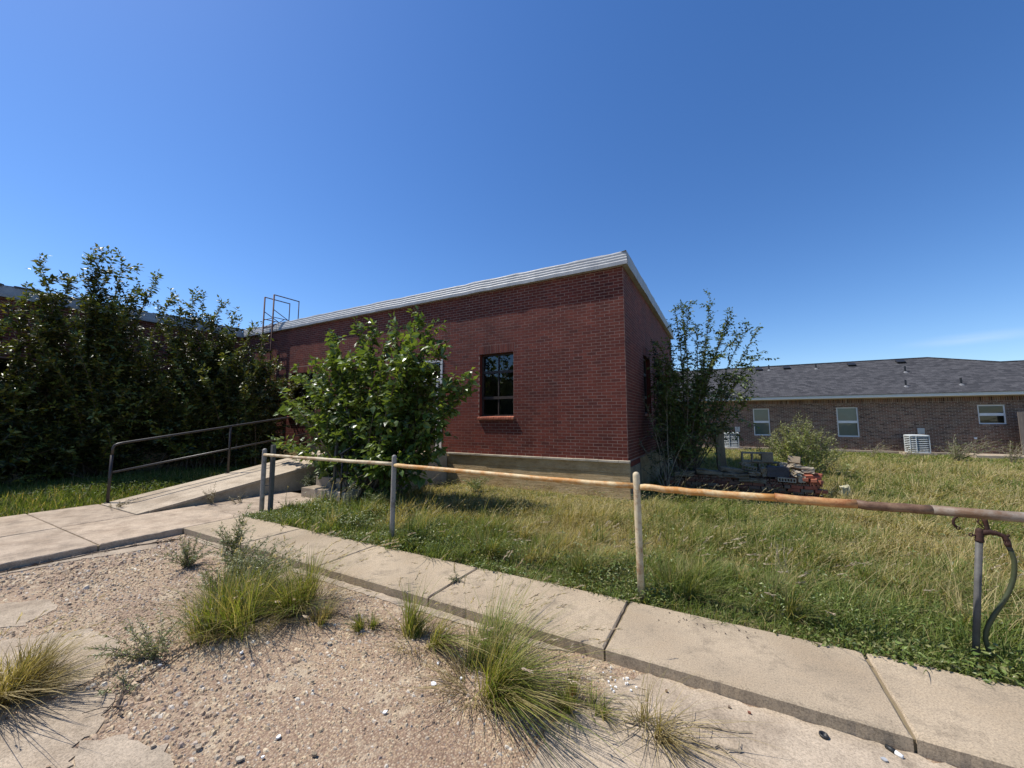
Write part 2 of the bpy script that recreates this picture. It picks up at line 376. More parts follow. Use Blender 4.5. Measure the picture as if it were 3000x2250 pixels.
PATCH = [
    [(-5.9, .80), (-5.49, 1.205), (-5.235, 1.195), (-4.98, .982), (-5.2, .75)],
    [(-4.9, .7), (-4.653, .993), (-4.437, 1.187), (-4.105, 1.252), (-3.92, 1.237), (-3.78, 1.127), (-3.573, .999), (-3.58, .85), (-3.53, .637), (-4.1, .3)],
    [(-3.53, .62), (-3.526, .928), (-3.26, 1.02), (-3.10, .928), (-2.967, .858), (-2.98, .80), (-2.78, .74), (-2.9, .3), (-3.4, .2)],
    [(-2.955, .795), (-2.801, .926), (-2.549, .99), (-2.30, .96), (-2.2, .80), (-2.3, .5), (-2.77, .45), (-2.765, .745)],
    [(-.95, .9), (-.87, 1.783), (-.90, 2.046), (-.73, 2.356), (-.68, 2.57), (-.56, 2.70), (-.5, 2.745), (8, 2.745), (8, -.5), (-.5, -.5)],
    [(-6.94, 2.45), (-6.5, 2.30), (-6.55, 2.0), (-6.72, 1.7), (-6.80, 1.12), (-6.94, .5)],
    [(-6.9, 2.74), (-1.0, 2.74), (-1.2, 2.67), (-2.6, 2.655), (-4.2, 2.66), (-5.6, 2.65), (-6.4, 2.67)],
]
for i, p in enumerate(PATCH):
    PATCH[i] = rough_poly(p, .028 if i < 5 else .012, .05, 20 + i)
    MB().prism(PATCH[i], GZ - .02, GZ + .0055 + .0006 * i).build('concrete_patch', M['patch'], pad)
# pebbles that stand out of the pad
def pebbles():
    n = 120000
    d = RS.uniform(0, 1, n) ** .62 * 6.8 + .5; th = RS.uniform(-1.08, 1.02, n)
    yaw = RAD(28.8); X = d * np.sin(th - yaw); Y = d * np.cos(th - yaw)
    ok = (X > -6.9) & (X < 1.2) & (Y > .25) & (Y < 2.74)
    ok &= RS.uniform(0, 1, n) < np.clip(vnoise(X, Y, 3.2, 91) * 2.6 - .45, .12, 1)
    for p in PATCH: ok &= ~inside(p, X, Y)
    X = X[ok]; Y = Y[ok]; n = len(X)
    big = vnoise(X, Y, 1.1, 4)
    coarse = np.clip((-X - 1.6) / 2, .25, 1)
    s = (.0042 + .0105 * RS.uniform(0, 1, n) ** 2.6 * (.5 + big)) * (.75 + .7 * coarse)
    s[RS.uniform(0, 1, n) > .994] *= 2.0
    a = RS.uniform(0, 6.28, n); ca, sa = np.cos(a), np.sin(a)
    el = RS.uniform(.75, 1.9, n); fl = RS.uniform(.4, .85, n)
    base = np.array([(1, 0, 0), (.35, .9, 0), (-.6, .7, 0), (-1, -.1, 0), (-.3, -.9, 0), (.7, -.7, 0)]); 
    V = np.zeros((n, 10, 3))
    for k in range(6):
        jx = base[k, 0] * RS.uniform(.8, 1.15, n); jy = base[k, 1] * RS.uniform(.8, 1.15, n)
        V[:, k, 0] = X + s * el * (jx * ca - jy * sa); V[:, k, 1] = Y + s * el ** -.4 * (jx * sa + jy * ca); V[:, k, 2] = GZ - .001
    for q, (bx, by) in enumerate(((.5, .1), (-.1, .5), (-.5, -.15), (.05, -.5))):
        V[:, 6 + q, 0] = X + s * el * (bx * ca - by * sa); V[:, 6 + q, 1] = Y + s * (bx * sa + by * ca); V[:, 6 + q, 2] = GZ + s * fl * RS.uniform(.7, 1.3, n)
    f = np.array([(0, 1, 6), (1, 7, 6), (1, 2, 7), (2, 3, 7), (3, 8, 7), (3, 4, 8), (4, 9, 8), (4, 5, 9), (5, 6, 9), (5, 0, 6), (6, 7, 8), (6, 8, 9)])
    F = (np.arange(n)[:, None, None] * 10 + f[None]).reshape(-1, 3)
    return tag(np_mesh('pebbles', V.reshape(-1, 3), F, M['pebble']), 'loose pebbles standing out of the tan pad', 'gravel', kind='stuff')
pebbles()

# sidewalk along the kerb and the older walk on the left: slabs over a bed
bed = MB(); bed.box(-6.94, 9, 2.765, 3.53, -.11, -.02); bed.box(-10.28, -6.965, -9, 2.74, -.11, -.02); bed.box(-8.6, -6.95, 2.74, 5.2, -.11, -.02)
walk = tag(bed.build('sidewalk', M['soil']), 'concrete walk beside the gravel pad and the fence', 'sidewalk', kind='structure')
def slab(x0, x1, y0, y1, mat, top=0., chip=3):
    m = MB(); nx = max(2, int((x1 - x0) / .035)); ny = max(2, int((y1 - y0) / .06)); r = random
    xs = np.linspace(x0, x1, nx); ys = np.linspace(y0, y1, ny)
    poly = [(x, y0 + (r.uniform(-.001, .0015) if r.random() > .035 else r.uniform(.003, .008))) for x in xs[:-1]] + [(x1 - r.uniform(0, .006), y) for y in ys[:-1]] + \
           [(x, y1 + r.uniform(-.008, .008)) for x in xs[::-1][:-1]] + [(x0 + r.uniform(0, .006), y) for y in ys[::-1][:-1]]
    inn = [(min(max(x, x0 + .012), x1 - .012), min(max(y, y0 + .012), y1 - .012)) for x, y in poly]
    n = len(poly); dz = r.uniform(-.004, .003)
    vs = [(min(max(x, x0), x1), min(max(y, y0), y1) + .0015 * math.sin(x * 9) * (y < y0 + .03), GZ - .03) for x, y in poly] + [(x, y, top - .010 + dz) for x, y in poly] + [(x, y, top + dz) for x, y in inn]
    f = [(i, (i + 1) % n, n + (i + 1) % n, n + i) for i in range(n)] + [(n + i, n + (i + 1) % n, 2 * n + (i + 1) % n, 2 * n + i) for i in range(n)] + [tuple(range(2 * n, 3 * n))]
    return m.add(vs, f).build('slab', mat, walk)
xs = [-6.95, -5.42, -3.88, -2.35, -.79, .75, 2.3, 3.84, 5.4, 7.0]
for a, b in zip(xs[:-1], xs[1:]): slab(a + .007, b - .007, 2.75, 3.55, M['concrete'])
ys = [-4.3, -2.75, -1.2, .35, 1.885, 3.52]
for a, b in zip(ys[:-1], ys[1:]):
    slab(-8.54, -6.957, a + .008, b - .008, M['oldwalk'])
    slab(-10.3, -8.556, a + .008, min(b, 2.74) - .008, M['oldwalk'])
slab(-8.6, -6.98, 3.53, 5.2, M['oldwalk'])

# ramp and entrance steps
def zr(y): return max(0, (y - 2.75) * .16)
rp = MB(); yy = [2.75, 3.6, 4.8, 6.0, 7.3]
rp.add([(-10.25, 2.75, -.05), (-8.62, 2.75, -.05), (-8.62, 7.3, -.05), (-10.25, 7.3, -.05), (-10.25, 2.75, .004), (-8.62, 2.75, .004), (-8.62, 7.3, .73), (-10.25, 7.3, .73)],
       [(3, 2, 1, 0), (4, 5, 6, 7), (0, 1, 5, 4), (1, 2, 6, 5), (2, 3, 7, 6), (3, 0, 4, 7)])
rt = thing('ramp', 'sloping concrete ramp rising beside the dark handrail to the doorway', 'ramp', (-9.4, 2.75, 0))
rp.build('ramp_body', M['ramp'], rt, bevel=.008)
cp = MB(); cp.add([(-8.66, 2.9, zr(2.9) + .006), (-8.585, 2.9, zr(2.9) + .006), (-8.585, 7.3, .739), (-8.66, 7.3, .739), (-8.66, 2.9, zr(2.9) - .03), (-8.585, 2.9, zr(2.9) - .03), (-8.585, 7.3, .66), (-8.66, 7.3, .66)],
                  [(0, 1, 2, 3), (4, 5, 1, 0), (5, 6, 2, 1), (6, 7, 3, 2), (7, 4, 0, 3)])
cp.build('edge_curb', M['ramp'], rt)
st = thing('entrance_steps', 'concrete landing and three steps at the doorway behind the leafy bush', 'steps', (-7.4, 5, 0))
MB().box(-10.25, -8.62, 7.303, 8.03, -.05, .73).build('landing', M['ramp'], st, bevel=.01)
MB().box(-8.575, -6.33, 5.95, 8.03, -.05, .731).build('landing', M['ramp'], st, bevel=.01)
for i, (y0, z) in enumerate(((5.0, .18), (5.32, .365), (5.64, .55))):
    MB().box(-7.7, -6.36, y0, y0 + .325 - .004, -.05, z).build('step', M['ramp'], st, bevel=.01)

# ---------------------------------------------------------------- red brick building
CAMP = np.array((0, 0, 1.55))
def wall_grid(A, u, length, z0, z1, openings):
    """plain sheet with real openings; A corner, u unit direction"""
    us = sorted({0, length} | {v for o in openings for v in o[:2]}); zs = sorted({z0, z1} | {v for o in openings for v in o[2:]})
    m = MB()
    for a, b in zip(us[:-1], us[1:]):
        for c, d in zip(zs[:-1], zs[1:]):
            mu, mz = (a + b) / 2, (c + d) / 2
            if any(o[0] < mu < o[1] and o[2] < mz < o[3] for o in openings): continue
            p = lambda s, z: (A[0] + u[0] * s, A[1] + u[1] * s, z)
            m.add([p(a, c), p(b, c), p(b, d), p(a, d)], [(0, 1, 2, 3)])
    return m
def courses(length, z0, n, pitch, mod, joint, openings, zgap=.0095):
    """running bond, cut at the openings -> list of (u0,u1,z0,z1)"""
    out = []
    for i in range(n):
        za = z0 + i * pitch + zgap / 2; zb = za + pitch - zgap; zc = (za + zb) / 2
        u = -(mod / 2 if i % 2 else 0)
        cuts = sorted((o[0], o[1]) for o in openings if o[2] - .01 < zc < o[3] + .01)
        while u < length - .015:
            segs = [(max(u, 0) + joint / 2, min(u + mod, length) - joint / 2)]
            for c0, c1 in cuts:
                ns = []
                for a, b in segs:
                    if b <= c0 or a >= c1: ns.append((a, b)); continue
                    if a < c0 - .02: ns.append((a, c0 - joint / 2))
                    if b > c1 + .02: ns.append((c1 + joint / 2, b))
                segs = ns
            out += [(a, b, za, zb) for a, b in segs if b - a > .025]
            u += mod
    return out
def brick_boxes(A, u, nrml, lst, proud=.0012, jit=.0014):
    L = np.array(lst); n = len(L); A = np.array(A); u = np.array((*u, 0.)); nn = np.array((*nrml, 0.))
    j = lambda: RS.normal(0, jit, n)
    a, b, c, d = L[:, 0] + j(), L[:, 1] + j(), L[:, 2] + j() * .7, L[:, 3] + j() * .7; pr = proud + np.abs(RS.normal(0, .0006, n))
    V = np.zeros((n, 8, 3)); k = 0; bv = .0012
    for dep in (0, 1):
        for (s, z) in ((a, c), (b, c), (b, d), (a, d)):
            ins = bv if dep else 0
            sg = ins * np.where(np.array([s is a]), 1, -1); zg = ins * (1 if z is c else -1)
            V[:, k] = A + (s + sg)[:, None] * u + (pr if dep else -.01 * np.ones(n))[:, None] * nn + (z + zg)[:, None] * np.array((0, 0, 1.)); V[:, k, 2] -= A[2]; k += 1
    f = np.array([(4, 5, 6, 7), (0, 1, 5, 4), (1, 2, 6, 5), (2, 3, 7, 6), (3, 0, 4, 7)])
    return V.reshape(-1, 3), (np.arange(n)[:, None, None] * 8 + f[None]).reshape(-1, 4)
bld = thing('brick_building', 'long flat roofed dark red brick building with silver roof edge and concrete base', 'building', (-1.75, 8.09, 0))
YF, XS, XW = 8.09, -1.75, -16.7              # front face, right side face, left wing face
Z0, ZT = .73, 4.86; NC = 61; PITCH = (ZT - Z0) / NC
W1 = (-5.385, -4.405, 1.64, 3.22); W2 = (-13.4, -11.95, 1.70, 3.20); DO = (-7.60, -6.58, .73, 3.19)
LF = XS - XW
op_f = [(w[0] - XW, w[1] - XW, w[2], w[3]) for w in (W1, W2, DO)]
SOLD = [(op[0] - .03, op[1] + .03, op[3], op[3] + .215) for op in op_f]
fw = wall_grid((XW, YF), (1, 0), LF, .3, ZT + .2, op_f)
front = fw.build('wall', M['mortar'], bld)
bl = courses(LF, Z0, NC, PITCH, .2033, .0105, op_f + SOLD)
full = [b for b in bl if abs(b[1] - b[0] - .1928) < .002]
full.sort(key=lambda b: math.dist((XW + b[0] + .1, YF, (b[2] + b[3]) / 2), CAMP))
single = full[:250]; ss = set(single)
V, F = brick_boxes((XW, YF, 0), (1, 0), (0, -1), [b for b in bl if b not in ss])
o = np_mesh('brick', V, F, M['brick'], front); o['kind'] = 'stuff'
# nearest bricks are single objects on one shared mesh
protos = []
for k in range(6):
    Vp, Fp = brick_boxes((0, 0, 0), (1, 0), (0, -1), [(-.0964, .0964, -PITCH / 2 + .0048, PITCH / 2 - .0048)])
    me = bpy.data.meshes.new('brick'); me.from_pydata(Vp.tolist(), [], Fp.tolist()); me.materials.append(M['brick']); protos.append(me)
off = ROOT[front.name]
for i, b in enumerate(single):
    link('brick', protos[i % 6], front, Vector((XW + (b[0] + b[1]) / 2, YF, (b[2] + b[3]) / 2)) - Vector(off))
# soldier course over each opening
for i, s in enumerate(SOLD):
    n = round((s[1] - s[0]) / .0685); w = (s[1] - s[0]) / n
    lst = [(s[0] + k * w + .0045, s[0] + (k + 1) * w - .0045, s[2] + .006, s[3] - .006) for k in range(n)]
    lt = MB().box(XW + s[0] + .003, XW + s[1] - .003, YF - .0012, YF + .05, s[2] + .003, s[3] - .003).build('lintel', M['mortar'], bld)
    for q in lst:
        Vp, Fp = brick_boxes((XW, YF, 0), (1, 0), (0, -1), [q], .003)
        np_mesh('brick', Vp, Fp, M['brick'], lt)
# right side face
S1 = (2.08, 3.10, 1.72, 3.24); S2 = (6.35, 7.3, 1.72, 3.24)
side = wall_grid((XS, YF), (0, 1), 8.4, .3, ZT + .2, [S1, S2]).build('wall', M['mortar'], bld)
sl = [(a[0] - .03, a[1] + .03, a[3], a[3] + .215) for a in (S1, S2)]
V, F = brick_boxes((XS, YF, 0), (0, 1), (1, 0), courses(8.4, Z0, NC, PITCH, .2033, .0105, [S1, S2] + sl))
o = np_mesh('brick', V, F, M['brick'], side); o['kind'] = 'stuff'
for s in sl:
    lt = MB().box(XS - .05, XS + .0025, YF + s[0] + .003, YF + s[1] - .003, s[2] + .003, s[3] - .003).build('lintel', M['mortar'], bld)
    n = 15; w = (s[1] - s[0]) / n
    for k in range(n):
        Vp, Fp = brick_boxes((XS, YF, 0), (0, 1), (1, 0), [(s[0] + k * w + .0045, s[0] + (k + 1) * w - .0045, s[2] + .006, s[3] - .006)], .005)
        np_mesh('brick', Vp, Fp, M['brick'], lt)
# left wing, facing the yard, in its own shade
LW = 22.0; wo = [(a, a + 1.5, 1.7, 3.2) for a in (2.2, 5.4, 8.6, 11.8, 15)]
wing = wall_grid((XW, YF), (0, -1), LW, .3, ZT + .2, wo).build('wall', M['mortar'], bld)
V, F = brick_boxes((XW, YF, 0), (0, -1), (1, 0), courses(LW, Z0, NC, PITCH, .2033, .0105, wo))
o = np_mesh('brick', V, F, M['brick'], wing); o['kind'] = 'stuff'
# other faces of the block, roof
bk = MB(); zt = ZT + .2
bk.add([(XS, YF + 8.4, 0), (-30, YF + 8.4, 0), (-30, YF + 8.4, zt), (XS, YF + 8.4, zt)], [(0, 1, 2, 3)])
bk.add([(-30, YF + 8.4, 0), (-30, YF - LW, 0), (-30, YF - LW, zt), (-30, YF + 8.4, zt)], [(0, 1, 2, 3)])
bk.add([(-30, YF - LW, 0), (XW, YF - LW, 0), (XW, YF - LW, zt), (-30, YF - LW, zt)], [(0, 1, 2, 3)])
bk.build('wall', M['brick'], bld)
rf = MB(); rf.add([(-30, YF - LW, zt), (XW, YF - LW, zt), (XW, YF, zt), (XS, YF, zt), (XS, YF + 8.4, zt), (-30, YF + 8.4, zt)], [(0, 1, 2, 3, 4, 5)])
rf.build('roof', M['tar'], bld)
# silver roof edge: four bands with slanted beads between them
def fascia(A, u, nr, length, mat, ext0=0., ext1=0., beads=True):
    z = 4.822
    prof = [(-.02, z), (.115, z), (.118, z + .078)]
    if beads:
        for k in range(3): prof += [(.106 - k * .014, z + .098 + k * .064), (.108 - k * .014, z + .142 + k * .064 - (.0 if k < 2 else 0))]
    else: prof += [(.108, z + .17)]
    prof += [(.07 if beads else .10, z + .30), (-.25, z + .30)]
    n = max(3, int(length / .25)); m = MB(); k = len(prof)
    for i in range(n + 1):
        t = i / n; jz = random.gauss(0, .0035); jo = random.gauss(0, .003)
        for q, (o, zz) in enumerate(prof):
            s = t * length
            if i == 0: s -= ext0 * (o + .02) / .135 if o > -.1 else 0
            if i == n: s += ext1 * (o + .02) / .135 if o > -.1 else 0
            e = (random.gauss(0, .006) if q == k - 2 else 0)
            m.v.append((A[0] + u[0] * s + nr[0] * (o + jo * (q > 0)), A[1] + u[1] * s + nr[1] * (o + jo * (q > 0)), zz + jz + e))
    m.f += [(i * k + q, (i + 1) * k + q, (i + 1) * k + q + 1, i * k + q + 1) for i in range(n) for q in range(k - 1)]
    return m.build('roof_edge', mat, bld)
fascia((XW, YF), (1, 0), (0, -1), LF, M['silver'], -.115, .135)
fascia((XS, YF), (0, 1), (1, 0), 8.4, M['silver'], .135, 0, False)
fascia((XW, YF - LW), (0, 1), (1, 0), LW, M['silverold'], 0, -.115, False)
# torn felt along the roof edge
def felt(A, u, nr, length, n, size, mat):
    V = []; Fq = []; m = MB()
    for i in range(n):
        s = random.uniform(0, length); w = size * random.uniform(.5, 2.2); h = size * random.uniform(.15, .6)
        c = (A[0] + u[0] * s + nr[0] * random.uniform(.04, .085), A[1] + u[1] * s + nr[1] * random.uniform(.04, .085), 5.122 + h * .2)
        m.obox(c, (w if u[0] else .05, w if u[1] else .05, h), random.uniform(-.3, .3), random.uniform(-.25, .25), random.uniform(-.25, .25))
    o = m.build('roof_felt', mat, bld); o['kind'] = 'stuff'
felt((XW, YF - LW), (0, 1), (1, 0), LW, 420, .12, M['tar'])
# concrete base: board lifts, a ledge on top coloured paler to look sunlit, broken corner piece
for (z0, z1, dy) in ((-.1, .235, .046), (.238, .47, .042), (.473, .685, .045)):
    MB().box(-6.32, XS + .03 + dy * .2, YF - dy, YF + .02, z0, z1).build('base', M['plinth'], bld, bevel=.005)
lx = [-6.32, -5.3, -4.35, -3.62, -2.9, -2.35, -1.93, XS + .05]
for a, b in zip(lx[:-1], lx[1:]):
    MB().box(a + .003, b - .003, YF - .085 - random.uniform(0, .010), YF + .02, .688, .733 + random.uniform(-.004, .004)).build('base_ledge', M['slabstone'], bld, bevel=.006)
MB().box(XW, -6.33, YF - .046, YF + .02, -.1, .727).build('base', M['plinth'], bld)
MB().box(XS - .02, XS + .045, YF + .025, YF + 1.12, -.1, .60).build('base', M['blockgrey'], bld, bevel=.008)
MB().box(XS - .02, XS + .035, YF + 1.125, YF + 8.4, -.1, .70).build('base', M['plinth'], bld)
MB().box(XS - .02, XS + .030, YF + .03, YF + 1.12, .604, .70).build('base_ledge', M['brick'], bld)
MB().box(XW - .02, XW + .05, YF - LW, YF - .05, -.1, .727).build('base', M['plinth'], bld)

def P3(A, u, nr, s, d, z): return (A[0] + u[0] * s - nr[0] * d, A[1] + u[1] * s - nr[1] * d, z)
def fbox(m, A, u, nr, s0, s1, d0, d1, z0, z1):
    c = [P3(A, u, nr, s, d, 0) for s in (s0, s1) for d in (d0, d1)]
    m.box(min(p[0] for p in c), max(p[0] for p in c), min(p[1] for p in c), max(p[1] for p in c), z0, z1)
def win(A, u, nr, o, cols, rows, frame, gl, parent, depth=.11, fw=.05, mw=.028, thick_rows=()):
    """frame recessed in the opening with its own bars and panes, reveals round it"""
    s0, s1, z0, z1 = o
    rv = MB()
    fbox(rv, A, u, nr, s0 - .004, s0 + .006, .004, depth + .06, z0, z1); fbox(rv, A, u, nr, s1 - .006, s1 + .004, .004, depth + .06, z0, z1)
    fbox(rv, A, u, nr, s0 + .006, s1 - .006, .004, depth + .06, z1 - .006, z1 + .004)
    m = MB(); d0, d1 = depth, depth + .05
    fbox(m, A, u, nr, s0 + .008, s0 + fw, d0, d1, z0 + .002, z1 - .008); fbox(m, A, u, nr, s1 - fw, s1 - .008, d0, d1, z0 + .002, z1 - .008)
    fbox(m, A, u, nr, s0 + fw, s1 - fw, d0, d1, z0 + .002, z0 + fw); fbox(m, A, u, nr, s0 + fw, s1 - fw, d0, d1, z1 - fw, z1 - .008)
    ss = [s0 + fw + (s1 - s0 - 2 * fw) * k / cols for k in range(cols + 1)]; zz = [z0 + fw + (z1 - z0 - 2 * fw) * r for r in rows]
    for a in ss[1:-1]: fbox(m, A, u, nr, a - mw / 2, a + mw / 2, d0 + .006, d1 - .006, z0 + fw, z1 - fw)
    for k, a in enumerate(zz[1:-1]):
        t = mw * (2.4 if k in thick_rows else 1); fbox(m, A, u, nr, s0 + fw, s1 - fw, d0 - .008, d1 - .008, a - t / 2, a + t / 2)
    f = m.build('window', frame, parent); rv.build('window_reveal', M['brick'] if parent is bld else M['housebrick'], parent)
    for a, b in zip(ss[:-1], ss[1:]):
        for c, d in zip(zz[:-1], zz[1:]):
            dd = d0 + .026 + random.uniform(-.002, .002)
            g = [P3(A, u, nr, a, dd, c), P3(A, u, nr, b, dd + random.uniform(-.003, .003), c), P3(A, u, nr, b, dd, d), P3(A, u, nr, a, dd + random.uniform(-.003, .003), d)]
            MB().add(g, [(0, 1, 2, 3)]).build('pane', gl, f)
    return f
def rel(o, base): return (o[0] - base, o[1] - base, o[2], o[3])
win((XW, YF), (1, 0), (0, -1), op_f[0], 2, (0, .285, .72, 1), M['darkframe'], M['glass'], bld, thick_rows=(0, 1))
win((XW, YF), (1, 0), (0, -1), op_f[1], 3, (0, .285, .72, 1), M['darkframe'], M['glass'], bld, thick_rows=(0, 1))
win((XS, YF), (0, 1), (1, 0), S1, 2, (0, .285, .72, 1), M['darkframe'], M['glass'], bld, thick_rows=(0, 1))
win((XS, YF), (0, 1), (1, 0), S2, 2, (0, .285, .72, 1), M['darkframe'], M['glass'], bld, thick_rows=(0, 1))
for w in wo: win((XW, YF), (0, -1), (1, 0), w, 3, (0, .285, .72, 1), M['darkframe'], M['glass'], bld)
def sill(A, u, nr, o):
    n = round((o[1] - o[0] + .06) / .0675); w = (o[1] - o[0] + .06) / n
    b = MB(); fbox(b, A, u, nr, o[0] - .028, o[1] + .028, -.05, .10, o[2] - .058, o[2] - .012)
    s = b.build('window_sill', M['mortar'], bld)
    for k in range(n):
        a0 = o[0] - .03 + k * w + .004; a1 = a0 + w - .008; dz = random.uniform(-.002, .002)
        vs = [P3(A, u, nr, a, d, z) for a in (a0, a1) for d, z in ((-.062, o[2] - .066 + dz), (.105, o[2] - .066), (.105, o[2] + .018), (-.062, o[2] - .010 + dz))]
        MB().add(vs, [(0, 1, 2, 3), (7, 6, 5, 4), (0, 4, 5, 1), (1, 5, 6, 2), (2, 6, 7, 3), (3, 7, 4, 0)]).build('brick', M['orangebrick'], s, bevel=.003)
sill((XW, YF), (1, 0), (0, -1), op_f[0]); sill((XW, YF), (1, 0), (0, -1), op_f[1])
sill((XS, YF), (0, 1), (1, 0), S1); sill((XS, YF), (0, 1), (1, 0), S2)
# doorway with a pale frame, transom and glazed leaf
d = MB(); x0, x1, z0, z1 = DO
for a, b, c, e in ((x0, x0 + .07, z0, z1), (x1 - .06, x1 + .012, z0, z1), (x0 + .07, x1 - .06, z1 - .07, z1), (x0 + .07, x1 - .06, 2.60, 2.68), (x1 - .20, x1 - .14, z0, 2.60)):
    d.box(a, b, YF - .02, YF + .09, c, e)
df = d.build('door_frame', M['grime_white'], bld, bevel=.004)
dl = MB()
for a, b, c, e in ((x0 + .075, x0 + .17, z0 + .01, 2.59), (x1 - .30, x1 - .205, z0 + .01, 2.59), (x0 + .17, x1 - .30, z0 + .01, z0 + .26), (x0 + .17, x1 - .30, 2.48, 2.59), (x0 + .17, x1 - .30, 1.70, 1.80)):
    dl.box(a, b, YF + .02, YF + .065, c, e)
dd = dl.build('door', M['darkframe'], bld, bevel=.003)
for a, b, c, e in ((x0 + .17, x1 - .30, z0 + .26, 1.70), (x0 + .17, x1 - .30, 1.80, 2.48)):
    MB().add([(a, YF + .045, c), (b, YF + .045, c), (b, YF + .045, e), (a, YF + .045, e)], [(0, 1, 2, 3)]).build('pane', M['glass'], dd)
MB().tube([(x1 - .26, YF - .03, 1.62), (x1 - .26, YF - .045, 1.70), (x1 - .26, YF - .045, 1.86), (x1 - .26, YF - .03, 1.94)], .011, 8).build('handle', M['silver'], dd, True)
for a, b, c, e in ((x0 + .07, x1 - .06, 2.68, z1 - .07), (x1 - .14, x1 - .06, z0 + .02, 2.60)):
    MB().add([(a, YF + .05, c), (b, YF + .05, c), (b, YF + .05, e), (a, YF + .05, e)], [(0, 1, 2, 3)]).build('pane', M['glass'], df)
# rooms behind the glass
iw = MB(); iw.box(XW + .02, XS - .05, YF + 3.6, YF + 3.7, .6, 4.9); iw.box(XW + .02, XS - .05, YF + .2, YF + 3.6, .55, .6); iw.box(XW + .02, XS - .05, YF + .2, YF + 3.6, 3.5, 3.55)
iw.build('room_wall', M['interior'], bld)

# ---------------------------------------------------------------- ladder to the roof
ld = thing('roof_ladder', 'rusty iron roof ladder on the brick wall with square hand loops above the roof', 'ladder', (-14.64, 7.9, .7))
YL = 7.88
for x in (-14.94, -14.34):
    MB().tube([(x, YL, .72), (x, YL, 6.17)], .027, 8).build('rail', M['rustdark'], ld, True)
    MB().tube([(x, YL, 6.17), (x, YL + .95, 6.17)], .019, 6).tube([(x, YL + .95, 6.19), (x, YL + .95, 5.05)], .019, 6).build('hand_loop', M['rustdark'], ld, True)
    MB().tube([(x, YL, 5.62), (x, YL + .95, 5.13)], .014, 6).tube([(x, YL, 5.33), (x, YL + .55, 5.33)], .014, 6).tube([(x, YL, 4.98), (x, YL + .42, 5.33)], .014, 6).build('brace', M['rustdark'], ld, True)
    for z in (1.3, 2.9, 4.5): MB().obox((x, (YL + YF) / 2, z), (.03, YF - YL, .03)).build('bracket', M['rustdark'], ld)
for k in range(15):
    MB().tube([(-14.94, YL, .95 + k * .31), (-14.34, YL, .95 + k * .31)], .013, 6).build('rung', M['rustdark'], ld, True)

# ---------------------------------------------------------------- handrails
hr = thing('handrail', 'dark brown two bar steel handrail climbing along the left edge of the ramp', 'handrail', (-10.22, 2.8, 0))
XR = -10.2
def zrail(y, h): return max(0, (y - 2.75)) * .16 + h
pts = [(XR, 2.82, .9), (XR, 2.822, 1.02), (XR, 2.84, 1.075), (XR, 2.885, 1.102), (XR, 2.96, 1.12)] + [(XR, y, zrail(y, 1.087)) for y in (4, 5, 6, 7.28)]
MB().tube([(XR, 2.82, -.03), (XR, 2.82, .9)], .026, 10).build('post', M['handrail'], hr, True)
MB().tube(pts, .023, 10).build('top_rail', M['handrail'], hr, True)
MB().tube([(XR, 2.84, .57), (XR, 7.28, .57 + 4.44 * .16)], .021, 10).build('middle_rail', M['handrail'], hr, True)
for y in (4.8, 7.28): MB().tube([(XR, y, zr(y) - .02), (XR, y, zrail(y, 1.087))], .024, 10).build('post', M['handrail'], hr, True)
for y in (2.82, 4.8): MB().lathe((XR, y, zr(y) - .004), [(.05, 0), (.05, .012), (.03, .016)], 12).build('foot_plate', M['handrail'], hr)
hl = thing('landing_rail', 'rust brown railing at the back of the ramp landing under the wide window', 'handrail', (-9.5, 7.6, .73))
for x in (-10.1, -9.0): MB().tube([(x, 7.72, .72), (x, 7.72, 1.68)], .022, 8).build('post', M['rustdark'], hl, True)
for z in (1.15, 1.67): MB().tube([(-10.1, 7.72, z), (-9.0, 7.72, z)], .02, 8).build('rail', M['rustdark'], hl, True)
sr = thing('step_railing', 'low black iron railing with thin bars beside the entrance steps', 'handrail', (-6.5, 5, 0))
MB().tube([(-6.47, 5.0, 0), (-6.47, 5.0, .92)], .02, 8).build('post', M['blackiron'], sr, True); MB().tube([(-6.47, 6.1, .6), (-6.47, 6.1, 1.55)], .02, 8).build('post', M['blackiron'], sr, True)
MB().tube([(-6.47, 4.95, .9), (-6.47, 6.15, 1.53)], .018, 8).build('top_rail', M['blackiron'], sr, True); MB().tube([(-6.47, 5.0, .14), (-6.47, 6.1, .72)], .012, 6).build('bottom_rail', M['blackiron'], sr, True)
for k in range(1, 9):
    y = 5.0 + k * .122; MB().tube([(-6.47, y, .14 + (y - 5) * .53), (-6.47, y, .9 + (y - 4.95) * .525)], .008, 6).build('bar', M['blackiron'], sr, True)

